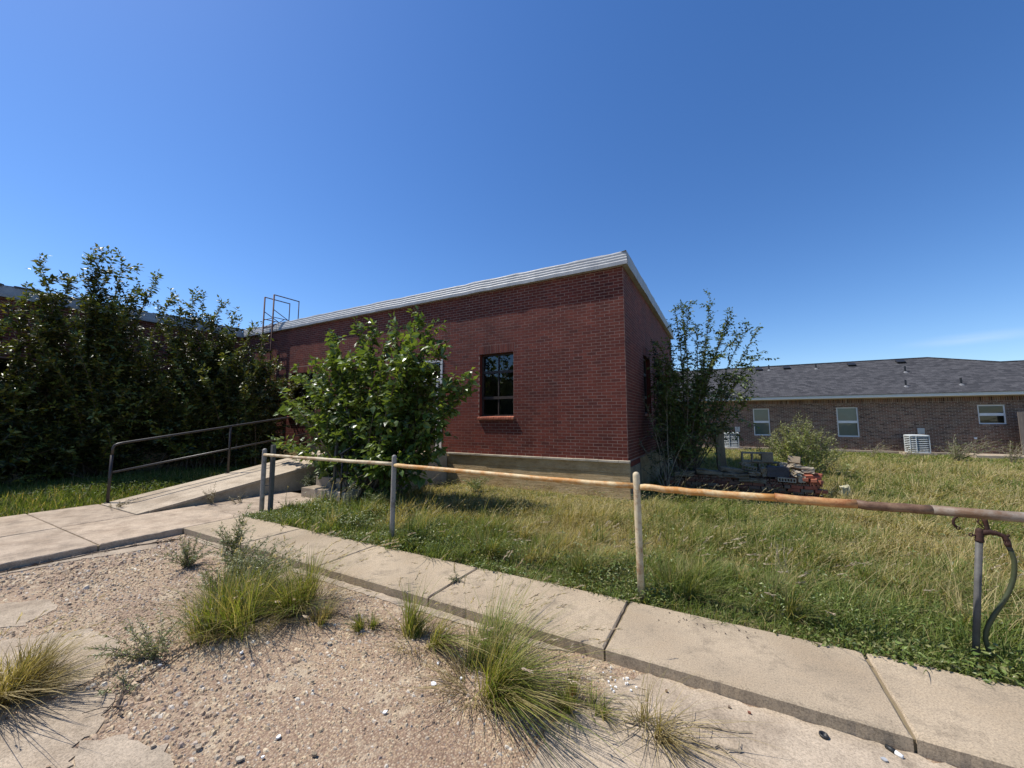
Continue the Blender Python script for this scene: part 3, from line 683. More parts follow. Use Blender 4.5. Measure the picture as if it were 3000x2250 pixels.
# ---------------------------------------------------------------- pipe fence along the walk
fe = thing('pipe_fence', 'rusty pipe rail fence with round capped posts along the walk', 'fence', (-3.8, 3.67, 0))
def capped(x, y, h, r, mat, lean=(0, 0)):
    m = MB(); prof = [(r, -.05), (r, .3), (r * 1.02, .6), (r, h - r * 1.0), (r * .92, h - r * .55), (r * .68, h - r * .2), (r * .3, h)]
    m.lathe((0, 0, 0), prof, 14)
    m.v = [(x + v[0] + lean[0] * v[2], y + v[1] + lean[1] * v[2], v[2]) for v in m.v]
    return m.build('post', mat, fe, True)
capped(-7.09, 3.9, 1.06, .038, M['postgrey'], (-.01, 0)); capped(-3.785, 3.705, 1.105, .031, M['postgrey'], (.002, 0)); capped(-.712, 3.66, 1.085, .031, M['railwhite'], (-.012, 0))
def railseg(a, b, r, mat, n=14):
    a, b = np.array(a), np.array(b); m = MB()
    pts = [a + (b - a) * k / n + np.array((0, RS.normal(0, .0015), RS.normal(0, .0018) - .006 * math.sin(math.pi * k / n))) for k in range(n + 1)]
    return m.tube(pts, r, 12).build('rail', mat, fe, True)
railseg((-7.06, 3.88, .955), (-3.81, 3.72, .985), .0245, M['railwhite'])
railseg((-3.76, 3.70, .975), (-.735, 3.665, .955), .026, M['rail'])
railseg((-.69, 3.655, .955), (.34, 3.655, .955), .0285, M['rail'], 10)
railseg((.315, 3.655, .956), (.80, 3.655, .957), .0315, M['railorange'], 6)
railseg((.795, 3.655, .957), (1.185, 3.655, .957), .0305, M['railbrown'], 6)
railseg((1.18, 3.655, .957), (4.6, 3.66, .96), .0315, M['railgrey'], 12)
MB().lathe((0, 0, 0), [(.0335, -.006), (.0335, .006)], 12).build('coupling', M['railorange'], fe).matrix_basis = (
    __import__('mathutils').Matrix.Translation(Vector((.32, 3.655, .956)) - fe.location) @ __import__('mathutils').Matrix.Rotation(RAD(90), 4, 'Y') @ __import__('mathutils').Matrix.Translation(fe.location))
capped(4.2, 3.66, 1.06, .031, M['railwhite'])
def sqpost(x, y, h, w, lab, lean=0.):
    t = thing('gate_post', lab, 'post', (x, y, 0))
    m = MB(); m.box(-w, w, -w, w, -.05, h); m.v = [(x + a + lean * c, y + b, c) for a, b, c in m.v]
    m.build('upright', M['greypost'], t, bevel=.004)
    return t, m
gt, _ = sqpost(-6.99, 3.99, 1.12, .031, 'square grey steel post standing hard against the leftmost round fence post', -.008)
MB().obox((-7.045, 3.945, .42), (.09, .018, .014), .8).build('hinge', M['greypost'], gt)
sqpost(-6.86, 5.13, 1.20, .024, 'square grey steel post in front of the step railing, under the leafy bush', .03)

# ---------------------------------------------------------------- yard hydrant and hose
hy = thing('yard_hydrant', 'galvanised standpipe with a rusted iron tap head beside the pipe rail', 'water tap', (1.37, 3.8, 0))
def lp(p0, p1, k): return [p0[i] + (p1[i] - p0[i]) * k for i in range(3)]
B0 = (1.362, 3.80, -.05); T0 = (1.443, 3.80, .765); Y0 = 3.80
MB().tube([B0, lp(B0, T0, .5), T0], .0175, 14).build('standpipe', M['greypost'], hy, True)
hd = MB()
hd.tube([(1.443, Y0, .752), (1.444, Y0, .760), (1.445, Y0, .768), (1.449, Y0, .822), (1.451, Y0, .838)], [.0225, .0225, .020, .019, .013], 12)
hd.tube([(1.455, Y0, .808), (1.49, Y0 - .004, .822), (1.524, Y0 - .008, .816), (1.548, Y0 - .012, .806), (1.558, Y0 - .012, .790), (1.563, Y0 - .012, .768)], [.018, .019, .014, .013, .015, .0165], 10)
hd.tube([(1.480, Y0, .815), (1.486, Y0, .845), (1.480, Y0, .885), (1.474, Y0, .912)], [.018, .012, .013, .016], 10)
hd.tube([(1.566, Y0 - .012, .800), (1.573, Y0 - .012, .818)], [.006, .008], 6)
hd.build('tap_head', M['castiron'], hy, True)
lg = MB(); lg.tube([(1.432, Y0, .790), (1.416, Y0, .790)], .007, 8)
lg.tube([(1.407 + .0085 * math.cos(a), Y0, .790 + .0085 * math.sin(a)) for a in np.linspace(0, 6.28, 13)], .0038, 6, False)
lg.build('lug', M['castiron'], hy, True)
lk = MB(); lk.tube([(1.452, Y0 - .004, .905), (1.443, Y0 - .004, .878), (1.455, Y0 - .004, .862), (1.466, Y0 - .004, .845)], .0042, 6)
lk.tube([(1.478, Y0, .912), (1.43, Y0, .922), (1.372, Y0, .916)], .0075, 8)
lk.build('linkage', M['castiron'], hy, True)
hk = MB(); hk.tube([(1.372, Y0, .916), (1.352, Y0, .905), (1.336, Y0, .886), (1.329, Y0, .864), (1.332, Y0, .848), (1.344, Y0, .833)], [.0075, .008, .008, .0082, .0084, .008], 8)
hk.tube([(1.351 + .0085 * math.cos(a), Y0, .827 + .0085 * math.sin(a)) for a in np.linspace(0, 6.28, 13)], .0038, 6, False)
hk.build('pump_handle', M['castiron'], hy, True)
ho = thing('hose', 'dull green rubber hose hanging in a curve from the tap into the weeds', 'hose', (1.55, 3.78, 0))
hx = [(1.563, 3.788, .768), (1.566, 3.788, .745), (1.572, 3.788, .725), (1.579, 3.788, .69), (1.583, 3.788, .64), (1.570, 3.79, .538), (1.527, 3.79, .415), (1.470, 3.795, .296), (1.432, 3.80, .196), (1.423, 3.80, .118), (1.440, 3.80, .02)]
def smooth_pts(p, n=4):
    p = [np.array(q, float) for q in p]; out = []
    for i in range(len(p) - 1):
        a, b, c, d = p[max(i - 1, 0)], p[i], p[i + 1], p[min(i + 2, len(p) - 1)]
        for k in range(n):
            t = k / n; out.append(.5 * (2 * b + (c - a) * t + (2 * a - 5 * b + 4 * c - d) * t * t + (3 * b - a - 3 * c + d) * t ** 3))
    return out + [p[-1]]
sp = smooth_pts(hx)
MB().tube(sp[9:], .0125, 10).build('hose_body', M['hose'], ho, True)
MB().tube(sp[4:10], .0135, 10).build('sleeve', M['hosedark'], ho, True)
MB().tube([(1.562, 3.788, .775), (1.565, 3.788, .752), (1.568, 3.788, .738)], [.0165, .016, .013], 10).build('coupling', M['castiron'], ho, True)

# ---------------------------------------------------------------- brown brick house behind
hs = thing('brick_house', 'low brown brick house with a dark shingle roof beyond the grass', 'house', (6, 25.2, 0))
HX0, HX1, HY, HB, HT = -7.0, 17.0, 25.2, .10, 2.64
H1 = (1.404, 2.17, .74, 2.21); H2 = (5.02, 5.87, .74, 2.22); H3 = (9.965, 10.82, 1.39, 2.25); H4 = (-3.6, -2.8, .74, 2.21)
oph = [rel(o, HX0) for o in (H1, H2, H3, H4)]
hw = wall_grid((HX0, HY), (1, 0), HX1 - HX0, -.1, 2.75, oph).build('wall', M['housemortar'], hs)
V, F = brick_boxes((HX0, HY, 0), (1, 0), (0, -1), courses(HX1 - HX0, HB, 34, .0681, .2033, .0105, oph), .0012)
o = np_mesh('brick', V, F, M['housebrick'], hw); o['kind'] = 'stuff'
sold = [(k * .0685 + .004, k * .0685 + .0645, HB + 34 * .0681 + .005, HB + 34 * .0681 + .2) for k in range(int((HX1 - HX0) / .0685))]
V, F = brick_boxes((HX0, HY, 0), (1, 0), (0, -1), sold, .004)
o = np_mesh('brick', V, F, M['housebrick'], hw); o['kind'] = 'stuff'
for q in oph:
    f = win((HX0, HY), (1, 0), (0, -1), q, 1, (0, .5, 1), M['whiteframe'], M['houseglass'], hs, .045, .055, .05, (0,))
    if q is not oph[2]:
        zb = q[2] + (q[3] - q[2]) * .5
        for (c, e) in ((zb, q[3] - .06), (q[2] + .05, zb)):
            a, b = HX0 + q[0] + .03, HX0 + q[1] - .03; n = int((e - c) / .05); bm_ = MB()
            for k in range(n):
                z = c + (e - c) * (k + .5) / n; bm_.add([(a, HY + .165, z - .024), (b, HY + .165, z - .024), (b, HY + .18, z + .022), (a, HY + .18, z + .022)], [(0, 1, 2, 3)])
            bm_.build('blind', M['blind'], f)
            if c < zb - .01: pass
MB().box(HX0 + .1, HX1 - .1, HY + 2.5, HY + 2.6, 0, 2.7).box(HX0 + .1, HX1 - .1, HY + .25, HY + 2.5, .05, .1).build('room_wall', M['interior'], hs)
# roof: one front slope under a high and a low ridge, eave board and gutter
def rz(y): return 2.83 + (y - 24.8) * .5
RY1, RY2 = 29.04, 27.95
rv = [(HX0 - .4, 24.8), (HX1 + .4, 24.8), (HX1 + .4, RY2), (12.0, RY2), (9.82, RY1), (HX0 - .4, RY1)]
r_ = MB(); r_.add([(x, y, rz(y)) for x, y in rv], [tuple(range(6))])
r_.add([(HX0 - .4, RY1, rz(RY1)), (9.82, RY1, rz(RY1)), (12.0, 2 * RY1 - RY2, rz(RY2)), (12.0, RY2, rz(RY2))], [(0, 1, 2), (1, 3, 2)])
r_.add([(HX0 - .4, RY1, rz(RY1)), (9.82, RY1, rz(RY1)), (HX1, 33.3, 2.83), (HX0 - .4, 33.3, 2.83)], [(3, 2, 1, 0)])
r_.add([(12.0, RY2, rz(RY2)), (HX1 + .4, RY2, rz(RY2)), (HX1 + .4, 31, 2.83), (12, 31, 2.83)], [(3, 2, 1, 0)])
roof = r_.build('roof', M['shingle'], hs)
rc = MB(); 
for a, b in (((HX0 - .4, RY1 - .02, rz(RY1) + .012), (9.82, RY1, rz(RY1) + .012)), ((9.82, RY1 - .02, rz(RY1) + .012), (12.0, RY2, rz(RY2) + .014)), ((12.0, RY2, rz(RY2) + .012), (HX1 + .4, RY2, rz(RY2) + .012))): rc.tube([a, b], .035, 6)
rc.build('ridge_cap', M['shingle'], roof)
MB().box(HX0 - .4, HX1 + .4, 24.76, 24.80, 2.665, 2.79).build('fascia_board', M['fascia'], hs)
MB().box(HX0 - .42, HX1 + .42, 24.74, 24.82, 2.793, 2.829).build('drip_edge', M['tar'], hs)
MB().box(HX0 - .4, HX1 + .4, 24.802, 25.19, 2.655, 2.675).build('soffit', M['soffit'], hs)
MB().box(HX0 - .2, HX1 + .2, 24.98, 25.19, -.1, .095).build('footing', M['patch'], hs, bevel=.01)
for x, y in ((2.57, 28.49), (4.87, 28.33), (8.36, 27.26), (7.81, 25.31 + .25), (9.69, 25.32 + .25)):
    z = rz(y); v = MB(); v.lathe((x, y, z - .05), [(.038, 0), (.038, .36), (.03, .362)], 8); v.build('vent_pipe', M['dark'], roof)
    MB().lathe((x, y, z - .07), [(.14, 0), (.12, .03), (.05, .09), (.042, .11)], 10).build('flashing', M['ventgrey'], roof)
for x, y in ((2.04, 28.55), (3.48, 28.55), (6.52, 28.5), (8.6, 28.55)):
    MB().obox((x, y, rz(y) + .07), (.34, .34, .09), 0, math.atan(.5)).build('box_vent', M['dark'], roof, bevel=.012)
for x in (8.05, .62): MB().box(x - .12, x + .12, HY - .09, HY - .008, .92, 1.2).build('electrical_box', M['beige'], hs, bevel=.008)
MB().box(9.75, 9.84, HY - .05, HY - .008, .72, .80).build('outlet_cover', M['whiteframe'], hs, bevel=.006)
ps = MB(); ps.box(9.2, 17, 23.7, 24.97, -.1, .10)
tag(ps.build('patio', M['patch'], None, bevel=.012), 'pale concrete patio at the foot of the house wall', 'patio', kind='structure')

def aircon(x, y, lab, s=.68, h=.80):
    t = thing('air_conditioner', lab, 'air conditioner', (x, y, 0))
    def rr(w, z, rad=.12, n=5):
        o = []
        for cx_, cy_, a0 in ((w - rad, w - rad, 0), (-w + rad, w - rad, 90), (-w + rad, -w + rad, 180), (w - rad, -w + rad, 270)):
            for k in range(n + 1): a = RAD(a0 + 90 * k / n); o.append((x + cx_ + rad * math.cos(a), y + cy_ + rad * math.sin(a), z))
        return o
    def ring(m, lv):
        b = len(m.v); n = len(lv[0])
        for l in lv: m.v += l
        m.f += [(b + i * n + j, b + i * n + (j + 1) % n, b + (i + 1) * n + (j + 1) % n, b + (i + 1) * n + j) for i in range(len(lv) - 1) for j in range(n)]
        m.f += [tuple(b + (len(lv) - 1) * n + j for j in range(n))]
    w = s / 2; b0 = .1
    m = MB(); ring(m, [rr(w - .03, b0 + .03), rr(w - .03, b0 + h - .05)]); m.build('coil', M['casing'], t)
    m = MB(); ring(m, [rr(w + .01, b0), rr(w + .01, b0 + .05), rr(w - .01, b0 + .055)]); m.build('base_pan', M['acmetal'], t)
    m = MB(); ring(m, [rr(w - .01, b0 + h - .07), rr(w + .015, b0 + h - .06), rr(w + .015, b0 + h - .015), rr(w - .02, b0 + h), rr(w * .6, b0 + h + .012)]); m.build('top_cover', M['acmetal'], t)
    for k in range(8):
        z = b0 + .085 + k * .082; m = MB(); ring(m, [rr(w - .012, z), rr(w + .004, z + .005), rr(w + .004, z + .017), rr(w - .012, z + .03)]); m.f.pop(); m.build('louvre', M['acmetal'], t)
    for a, b in ((-1, -1), (1, -1), (-.35, -1), (1, 1), (-1, 1)):
        q = .93 if abs(a) == 1 else 1; MB().box(x + a * w * q - .012, x + a * w * q + .012, y + b * w * q - .014 - (.0 if q < 1 else .006), y + b * w * q + .012, b0 + .05, b0 + h - .06).build('corner_bar', M['acmetal'], t)
    MB().box(x - .5, x + .5, y - .45, y + .45, -.05, .092).build('pad', M['patch'], t)
aircon(7.62, 24.35, 'pale louvred air conditioner against the house wall in full sun, right of the tall weeds')
aircon(.30, 24.35, 'shaded air conditioner at the house wall, half hidden behind the brick pile')

wf = thing('wooden_fence', 'weathered grey board fence at the right end of the brown house', 'fence', (10.9, 24.6, 0))
for k in range(26):
    x = 10.86 + k * .142; MB().box(x, x + .134, 24.55 + random.uniform(-.006, .006), 24.57 + random.uniform(0, .006), .1 + random.uniform(-.02, .02), 1.91 + random.uniform(-.012, .012)).build('board', M['wood'], wf)
for z in (.5, 1.5): MB().box(10.88, 14.5, 24.58, 24.62, z, z + .09).build('cross_rail', M['wood'], wf)

# ---------------------------------------------------------------- pile of bricks and blocks
bp = thing('brick_pile', 'long low stack of salvaged bricks in the shade beside the building corner', 'brick pile', (.1, 9.7, 0))
def solid_brick(): return MB().obox((0, 0, 0), (.2, .095, .06))
def cored(nx=5, ny=2):
    """brick lying on its side: the bed face with its holes looks out of the pile (-y)"""
    m = MB(); a, h, d = .1, .045, .03; hx = .026 if ny > 1 else .024; hz = .021 if ny > 1 else .028
    xs = [-a]; zs = [-h]
    for i in range(nx): c = -a + (i + .5) * 2 * a / nx; xs += [c - hx / 2, c + hx / 2]
    for i in range(ny): c = -h + (i + .5) * 2 * h / ny; zs += [c - hz / 2, c + hz / 2]
    xs += [a]; zs += [h]
    for i in range(len(xs) - 1):
        for j in range(len(zs) - 1):
            x0, x1, z0, z1 = xs[i], xs[i + 1], zs[j], zs[j + 1]
            if i % 2 and j % 2:
                q = [(x0, -d, z0), (x1, -d, z0), (x1, -d, z1), (x0, -d, z1)]; e = [(p[0], d - .004, p[2]) for p in q]
                m.add(q + e, [(4, 5, 6, 7), (0, 1, 5, 4), (1, 2, 6, 5), (2, 3, 7, 6), (3, 0, 4, 7)])
            else: m.add([(x0, -d, z0), (x1, -d, z0), (x1, -d, z1), (x0, -d, z1)], [(0, 1, 2, 3)])
    m.add([(-a, -d, -h), (a, -d, -h), (a, d, -h), (-a, d, -h), (-a, -d, h), (a, -d, h), (a, d, h), (-a, d, h)], [(3, 2, 1, 0), (4, 5, 6, 7), (1, 2, 6, 5), (2, 3, 7, 6), (3, 0, 4, 7)])
    return m
def shared(mb, name, mat, bevel=.004):
    o = mb.build(name, mat, None, bevel=bevel, seg=1); me = o.data; bpy.data.objects.remove(o); return me
ME_S = shared(solid_brick(), 'brick', M['oldbrick']); ME_SO = shared(solid_brick(), 'brick', M['orangebrick'])
ME_C = shared(cored(5, 1), 'brick', M['oldbrick'], 0); ME_C2 = shared(cored(3, 2), 'brick', M['orangebrick'], 0)
def pile_top(x):
    return np.interp(x, [-1.3, -.9, -.6, 0, .6, .8, 1.2, 1.35, 1.62], [.25, .3, .36, .36, .36, .40, .42, .46, .30])
cnt = 0
for row, y in enumerate((9.50, 9.66, 9.86, 10.06)):
    z = 0.0; lev = 0
    while z < .62 and cnt < 285:
        side_up = (lev + row) % 3 == 1 and row == 0
        hgt = .092 if side_up else .0625
        x = -1.28 + random.uniform(0, .12)
        while x < 1.60:
            end = random.random() < .3 and not side_up
            wd = .10 if end else .208
            xc = x + wd / 2
            if xc < 1.58 and z + hgt < pile_top(xc) + .03 + max(0, row - 1) * .07 * (xc > -.7) * (xc < 1.35) and cnt < 290:
                org = xc > 1.05 and random.random() < .75
                me = (ME_C2 if xc > 1.3 and random.random() < .6 else ME_C) if side_up else (ME_SO if org else ME_S)
                b = link('brick', me, bp, Vector((xc, y + random.uniform(-.018, .018), z + hgt / 2 - .002)) - bp.location)
                b.rotation_euler = (random.uniform(-.03, .03), random.uniform(-.03, .03), (math.pi / 2 if end else 0) + random.gauss(0, .06)); cnt += 1
            x += wd + random.uniform(.001, .012)
        z += hgt; lev += 1
def slabthing(name, lab, cat, c, size, mat, rz=0, rx=0, ry=0, rough=.012, group=None):
    m = MB().obox((0, 0, 0), size); b = bmesh.new(); me = bpy.data.meshes.new(name); me.from_pydata(m.v, [], m.f); b.from_mesh(me)
    bmesh.ops.recalc_face_normals(b, faces=b.faces)
    bmesh.ops.subdivide_edges(b, edges=b.edges[:], cuts=3, use_grid_fill=True)
    for v in b.verts: v.co += Vector((random.gauss(0, rough), random.gauss(0, rough), random.gauss(0, rough * .6)))
    b.to_mesh(me); b.free(); me.materials.append(mat); o = link(name, me); o.location = c; o.rotation_euler = (rx, ry, rz)
    return tag(o, lab, cat, group)
def hollow(name, lab, c, mat, rz=0, rx=0, ry=0, L=.40, H=.20, D=.20, cores=2, t=.03):
    m = MB(); a = L / 2; h = H / 2; d = D / 2
    m.box(-a, a, -d, d, h - t, h).box(-a, a, -d, d, -h, -h + t)
    for k in range(cores + 1):
        x = -a + (L - t) * k / cores; m.box(x, x + t, -d, d, -h + t, h - t)
    o = m.build(name, mat, None, bevel=.004, seg=1); o.location = c; o.rotation_euler = (rx, ry, rz); return tag(o, lab, 'concrete block')
slabthing('stone_slab', 'long grey stone slab lying at the left on the brick pile', 'stone slab', (-.34, 9.56, .425), (.50, .26, .10), M['shadestone'], .05, 0, .10)
slabthing('stone_slab', 'grey stone slab flat on the middle of the brick pile', 'stone slab', (.16, 9.55, .40), (.46, .26, .09), M['shadestone'], -.04, 0, .02)
slabthing('stone_slab', 'pale stone slab propped low in front of the bluish block', 'stone slab', (.45, 9.47, .325), (.47, .10, .085), M['shadestone'], .03, 0, .03)
slabthing('stone_slab', 'thin stone slab second from the left, lying on two other slabs', 'stone slab', (.10, 9.62, .50), (.42, .22, .075), M['shadestone'], -.1, 0, .06)
slabthing('stone_slab', 'broken stone slab at the far left of the pile under bare twigs', 'stone slab', (-.86, 9.56, .37), (.40, .25, .10), M['shadestone'], .2, 0, -.1)
slabthing('bluish_block', 'big smooth blue grey block on the brick pile', 'concrete block', (.90, 9.58, .515), (.37, .24, .20), M['bluegrey'], .02, 0, .02, .003)
hollow('hollow_block', 'hollow concrete block with open cores on top of the pile, before the tall weeds', (.485, 9.93, .765), M['blockgrey'], .05)
hollow('hollow_block', 'hollow concrete block under another one, back of the pile', (.50, 9.98, .56), M['blockgrey'], -.06)
hollow('hollow_block', 'dark solid faced block right of the open hollow block', (.77, 9.92, .77), M['blockgrey'], 1.45, L=.2, cores=1)
hollow('hollow_block', 'hollow concrete block under the dark solid faced block', (.79, 9.98, .57), M['blockgrey'], .1)
hollow('cored_block', 'thin grey brick with a row of small holes, tilted on the slabs', (.42, 9.55, .565), M['blockgrey'], -.1, 0, .16, .26, .075, .12, 5, .014)
hollow('cored_block', 'pale brick with a row of holes under the bluish block', (1.03, 9.46, .375), M['slabstone'], .03, 0, .04, .30, .08, .10, 6, .016)
slabthing('broken_brick', 'small pale broken brick on top of the slabs at mid pile', 'brick', (.34, 9.66, .64), (.19, .10, .07), M['shadestone'], .4, 0, -.1)
slabthing('broken_brick', 'stub of grey brick leaning left of the bluish block', 'brick', (.66, 9.52, .50), (.10, .10, .17), M['blockgrey'], .2, .1, .05)
slabthing('broken_brick', 'grey half brick lying under the tilted holed brick', 'brick', (.50, 9.50, .45), (.20, .11, .075), M['blockgrey'], -.05, 0, 0)
slabthing('cut_stone', 'sunlit cream cut stone at the right end on top of the pile', 'stone', (1.40, 9.62, .575), (.20, .16, .105), M['slabstone'], -.06, 0, .06, .005)
slabthing('cut_stone', 'sunlit sloping cream slab left of the cream cut stone', 'stone', (1.22, 9.64, .615), (.22, .22, .07), M['slabstone'], .3, -.25, .28, .007)
slabthing('cut_stone', 'pale square stone at the back left of the sunlit slabs', 'stone', (1.03, 9.80, .64), (.15, .14, .08), M['slabstone'], .1, 0, .1, .006)
slabthing('cut_stone', 'broken pale lump in front of the sunlit slabs', 'stone', (1.20, 9.48, .50), (.17, .12, .11), M['slabstone'], .5, .3, .3, .016)
hollow('hollow_block', 'small grey hollow block lying tilted on top of the sunlit stones', (1.21, 9.78, .735), M['blockgrey'], -.15, .9, .1, .21, .09, .16, 2, .02)
for (x, y, z, rzz, me) in ((1.50, 9.60, .43, .3, 0), (1.36, 9.50, .455, .05, 0), (1.47, 9.48, .395, 1.4, 0), (1.54, 9.70, .48, -.35, 0), (1.33, 9.63, .49, .2, 0), (1.56, 9.54, .36, 1.2, 0)):
    b = link('orange_brick', ME_SO); b.location = (x, y, z); b.rotation_euler = (random.uniform(-.1, .1), random.uniform(-.1, .1), rzz)
    tag(b, 'loose orange red brick on the sunlit right end of the pile', 'brick', 'orange bricks on the right end of the pile')
slabthing('tan_brick', 'single tan brick standing among the orange ones', 'brick', (1.27, 9.47, .405), (.11, .09, .12), M['slabstone'], .1, 0, 0, .004)
slabthing('concrete_post', 'dark square concrete stump standing behind the brick pile', 'post', (-.10, 10.05, .66), (.17, .17, 1.4), M['shadestone'], .15, .02, -.04, .006)
slabthing('stump_cap', 'reddish brick lying on top of the dark concrete stump', 'brick', (-.13, 10.05, 1.395), (.21, .12, .065), M['oldbrick'], .2, 0, 0, .004)
slabthing('rock', 'cream limestone rock standing alone in the grass right of the brick pile', 'rock', (2.02, 9.95, .12), (.14, .13, .28), M['limestone'], .4, .1, -.12, .016)

# ---------------------------------------------------------------- foliage helpers
class Leaves:
    def __init__(s): s.P = []; s.D = []; s.N = []; s.L = []; s.W = []; s.C = []
    def add(s, P, D, N, L, Wd, C): s.P.append(P); s.D.append(D); s.N.append(N); s.L.append(L); s.W.append(Wd); s.C.append(C)
    def cat(s):
        P, D, N, C = (np.concatenate(q) for q in (s.P, s.D, s.N, s.C)); L, Wd = np.concatenate(s.L), np.concatenate(s.W)
        D = nrm(D); N = nrm(N - D * (N * D).sum(1, keepdims=True)); return P, D, N, L, Wd, C
    def build(s, name, mat, parent, skip=None):
        P, D, N, L, Wd, C = s.cat()
        if skip is not None: P, D, N, L, Wd, C = (q[~skip] for q in (P, D, N, L, Wd, C))
        S = np.cross(D, N); n = len(P); l = L[:, None]; w = Wd[:, None]
        V = np.stack([P, P + D * l * .42 + S * w * .5 + N * w * .16, P + D * l * .42 - S * w * .5 + N * w * .16, P + D * l - N * l * .12, P + D * l * .45], 1)
        f = np.array([(0, 4, 1), (4, 3, 1), (0, 2, 4), (4, 2, 3)]); F = (np.arange(n)[:, None, None] * 5 + f[None]).reshape(-1, 3)
        o = np_mesh(name, V.reshape(-1, 3), F, mat, parent, np.repeat(C, 5, 0)); o['kind'] = 'stuff'; return o
def pal(n, cols, var=.18):
    cols = np.array(cols); k = RS.randint(0, len(cols), n); return np.clip(cols[k] * (1 + RS.normal(0, var, (n, 1))), .004, .9)
def twig_leaves(LV, pts, sp, ll, cols, droop=.2, spread=.9, t0=.1, wr=.5, updir=.75):
    """two ranks of leaves along a polyline"""
    pts = np.array(pts); seg = np.linalg.norm(np.diff(pts, axis=0), axis=1); L = seg.sum()
    n = max(2, int(L * (1 - t0) / sp)); s = np.linspace(t0, 1, n) * L; cs = np.concatenate([[0], seg.cumsum()])
    P = np.stack([np.interp(s, cs, pts[:, k]) for k in range(3)], 1); T = nrm(np.stack([np.gradient(P[:, k]) for k in range(3)], 1) + 1e-6)
    ref = nrm(np.cross(T, np.array((0, 0, 1.)) + RS.normal(0, .3, (n, 3)))); sgn = np.where(np.arange(n) % 2 == 0, 1, -1)[:, None]
    D = T * .55 + ref * sgn * spread + RS.normal(0, .28, (n, 3)) + np.array((0, 0, -droop)); D[-1] = T[-1] + RS.normal(0, .2, 3)
    N = np.array((0, 0, updir)) + RS.normal(0, .42, (n, 3)) + np.cross(ref * sgn, T) * .1
    l = ll * RS.uniform(.6, 1.15, n) * np.clip(1.25 - .4 * s / L, .7, 1.2); LV.add(P, D, N, l, l * wr * RS.uniform(.85, 1.15, n), pal(n, cols))
def bez(a, c, b, n=7):
    t = np.linspace(0, 1, n)[:, None]; return (1 - t) ** 2 * a + 2 * t * (1 - t) * c + t * t * b
def shrub(name, lab, cat, base, tips, ll, sp, cols, mat, nside=9, tl=.7, r0=.025, t0=.25, sub=2, wr=.5, droop=.2, up=.35, base_jit=.15, barkmat='bark', group=None, bow=.25, tipcols=None, tipt=.8, leaf0=0., sag=.0):
    t = thing(name, lab, cat, base, group); base = np.array(base, float); LV = Leaves(); tr = MB(); tw = MB()
    for tip in tips:
        tip = np.array(tip, float); b = base + np.array((RS.normal(0, base_jit), RS.normal(0, base_jit), -.03)); H = np.linalg.norm(tip - b)
        ctrl = b * .5 + tip * .5 + np.array((0, 0, bow * H)) * .5 + RS.normal(0, .06 * H, 3); ctrl[2] = max(ctrl[2], .1)
        S = bez(b, ctrl, tip, 9); tr.tube(S, np.linspace(r0 * (.5 + H / 6), r0 * .12, 9), 5, False)
        ks = max(3, int(nside * H / 3))
        for k in range(ks):
            u = t0 + (1 - t0) * (k + RS.uniform(0, 1)) / ks; i = min(7, int(u * 8)); p = S[i] + (S[i + 1] - S[i]) * (u * 8 - i); T = (S[i + 1] - S[i]); T /= np.linalg.norm(T)
            d = T * RS.uniform(.3, .9) + RS.normal(0, .62, 3) + np.array((0, 0, up)); d /= np.linalg.norm(d)
            ln = tl * (1.2 - u * .75) * RS.uniform(.5, 1.2); e = p + d * ln; mid = (p + e) / 2 + np.array((0, 0, ln * .1)); e = e - np.array((0, 0, sag * ln)); Q = bez(p, mid, e, 5)
            tw.tube(Q, np.linspace(.006, .002, 5) * (r0 / .025) ** .5, 3, False)
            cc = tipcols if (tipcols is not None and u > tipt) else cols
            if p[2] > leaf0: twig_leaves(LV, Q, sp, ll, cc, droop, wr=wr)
            for q in range(sub):
                uu = RS.uniform(.3, .9); p2 = p + (e - p) * uu; d2 = d * .5 + RS.normal(0, .6, 3) + np.array((0, 0, up * .6)); d2 /= np.linalg.norm(d2); e2 = p2 + d2 * ln * RS.uniform(.3, .6)
                if p2[2] > leaf0: twig_leaves(LV, bez(p2, (p2 + e2) / 2 + np.array((0, 0, .03)), e2, 4), sp, ll, cc, droop, wr=wr)
        twig_leaves(LV, S[3:], sp * .5, ll, tipcols if tipcols is not None else cols, droop, wr=wr)
    tr.build('trunk', M[barkmat], t, True); tw.build('twigs', M[barkmat], t)['kind'] = 'stuff'
    return t, LV

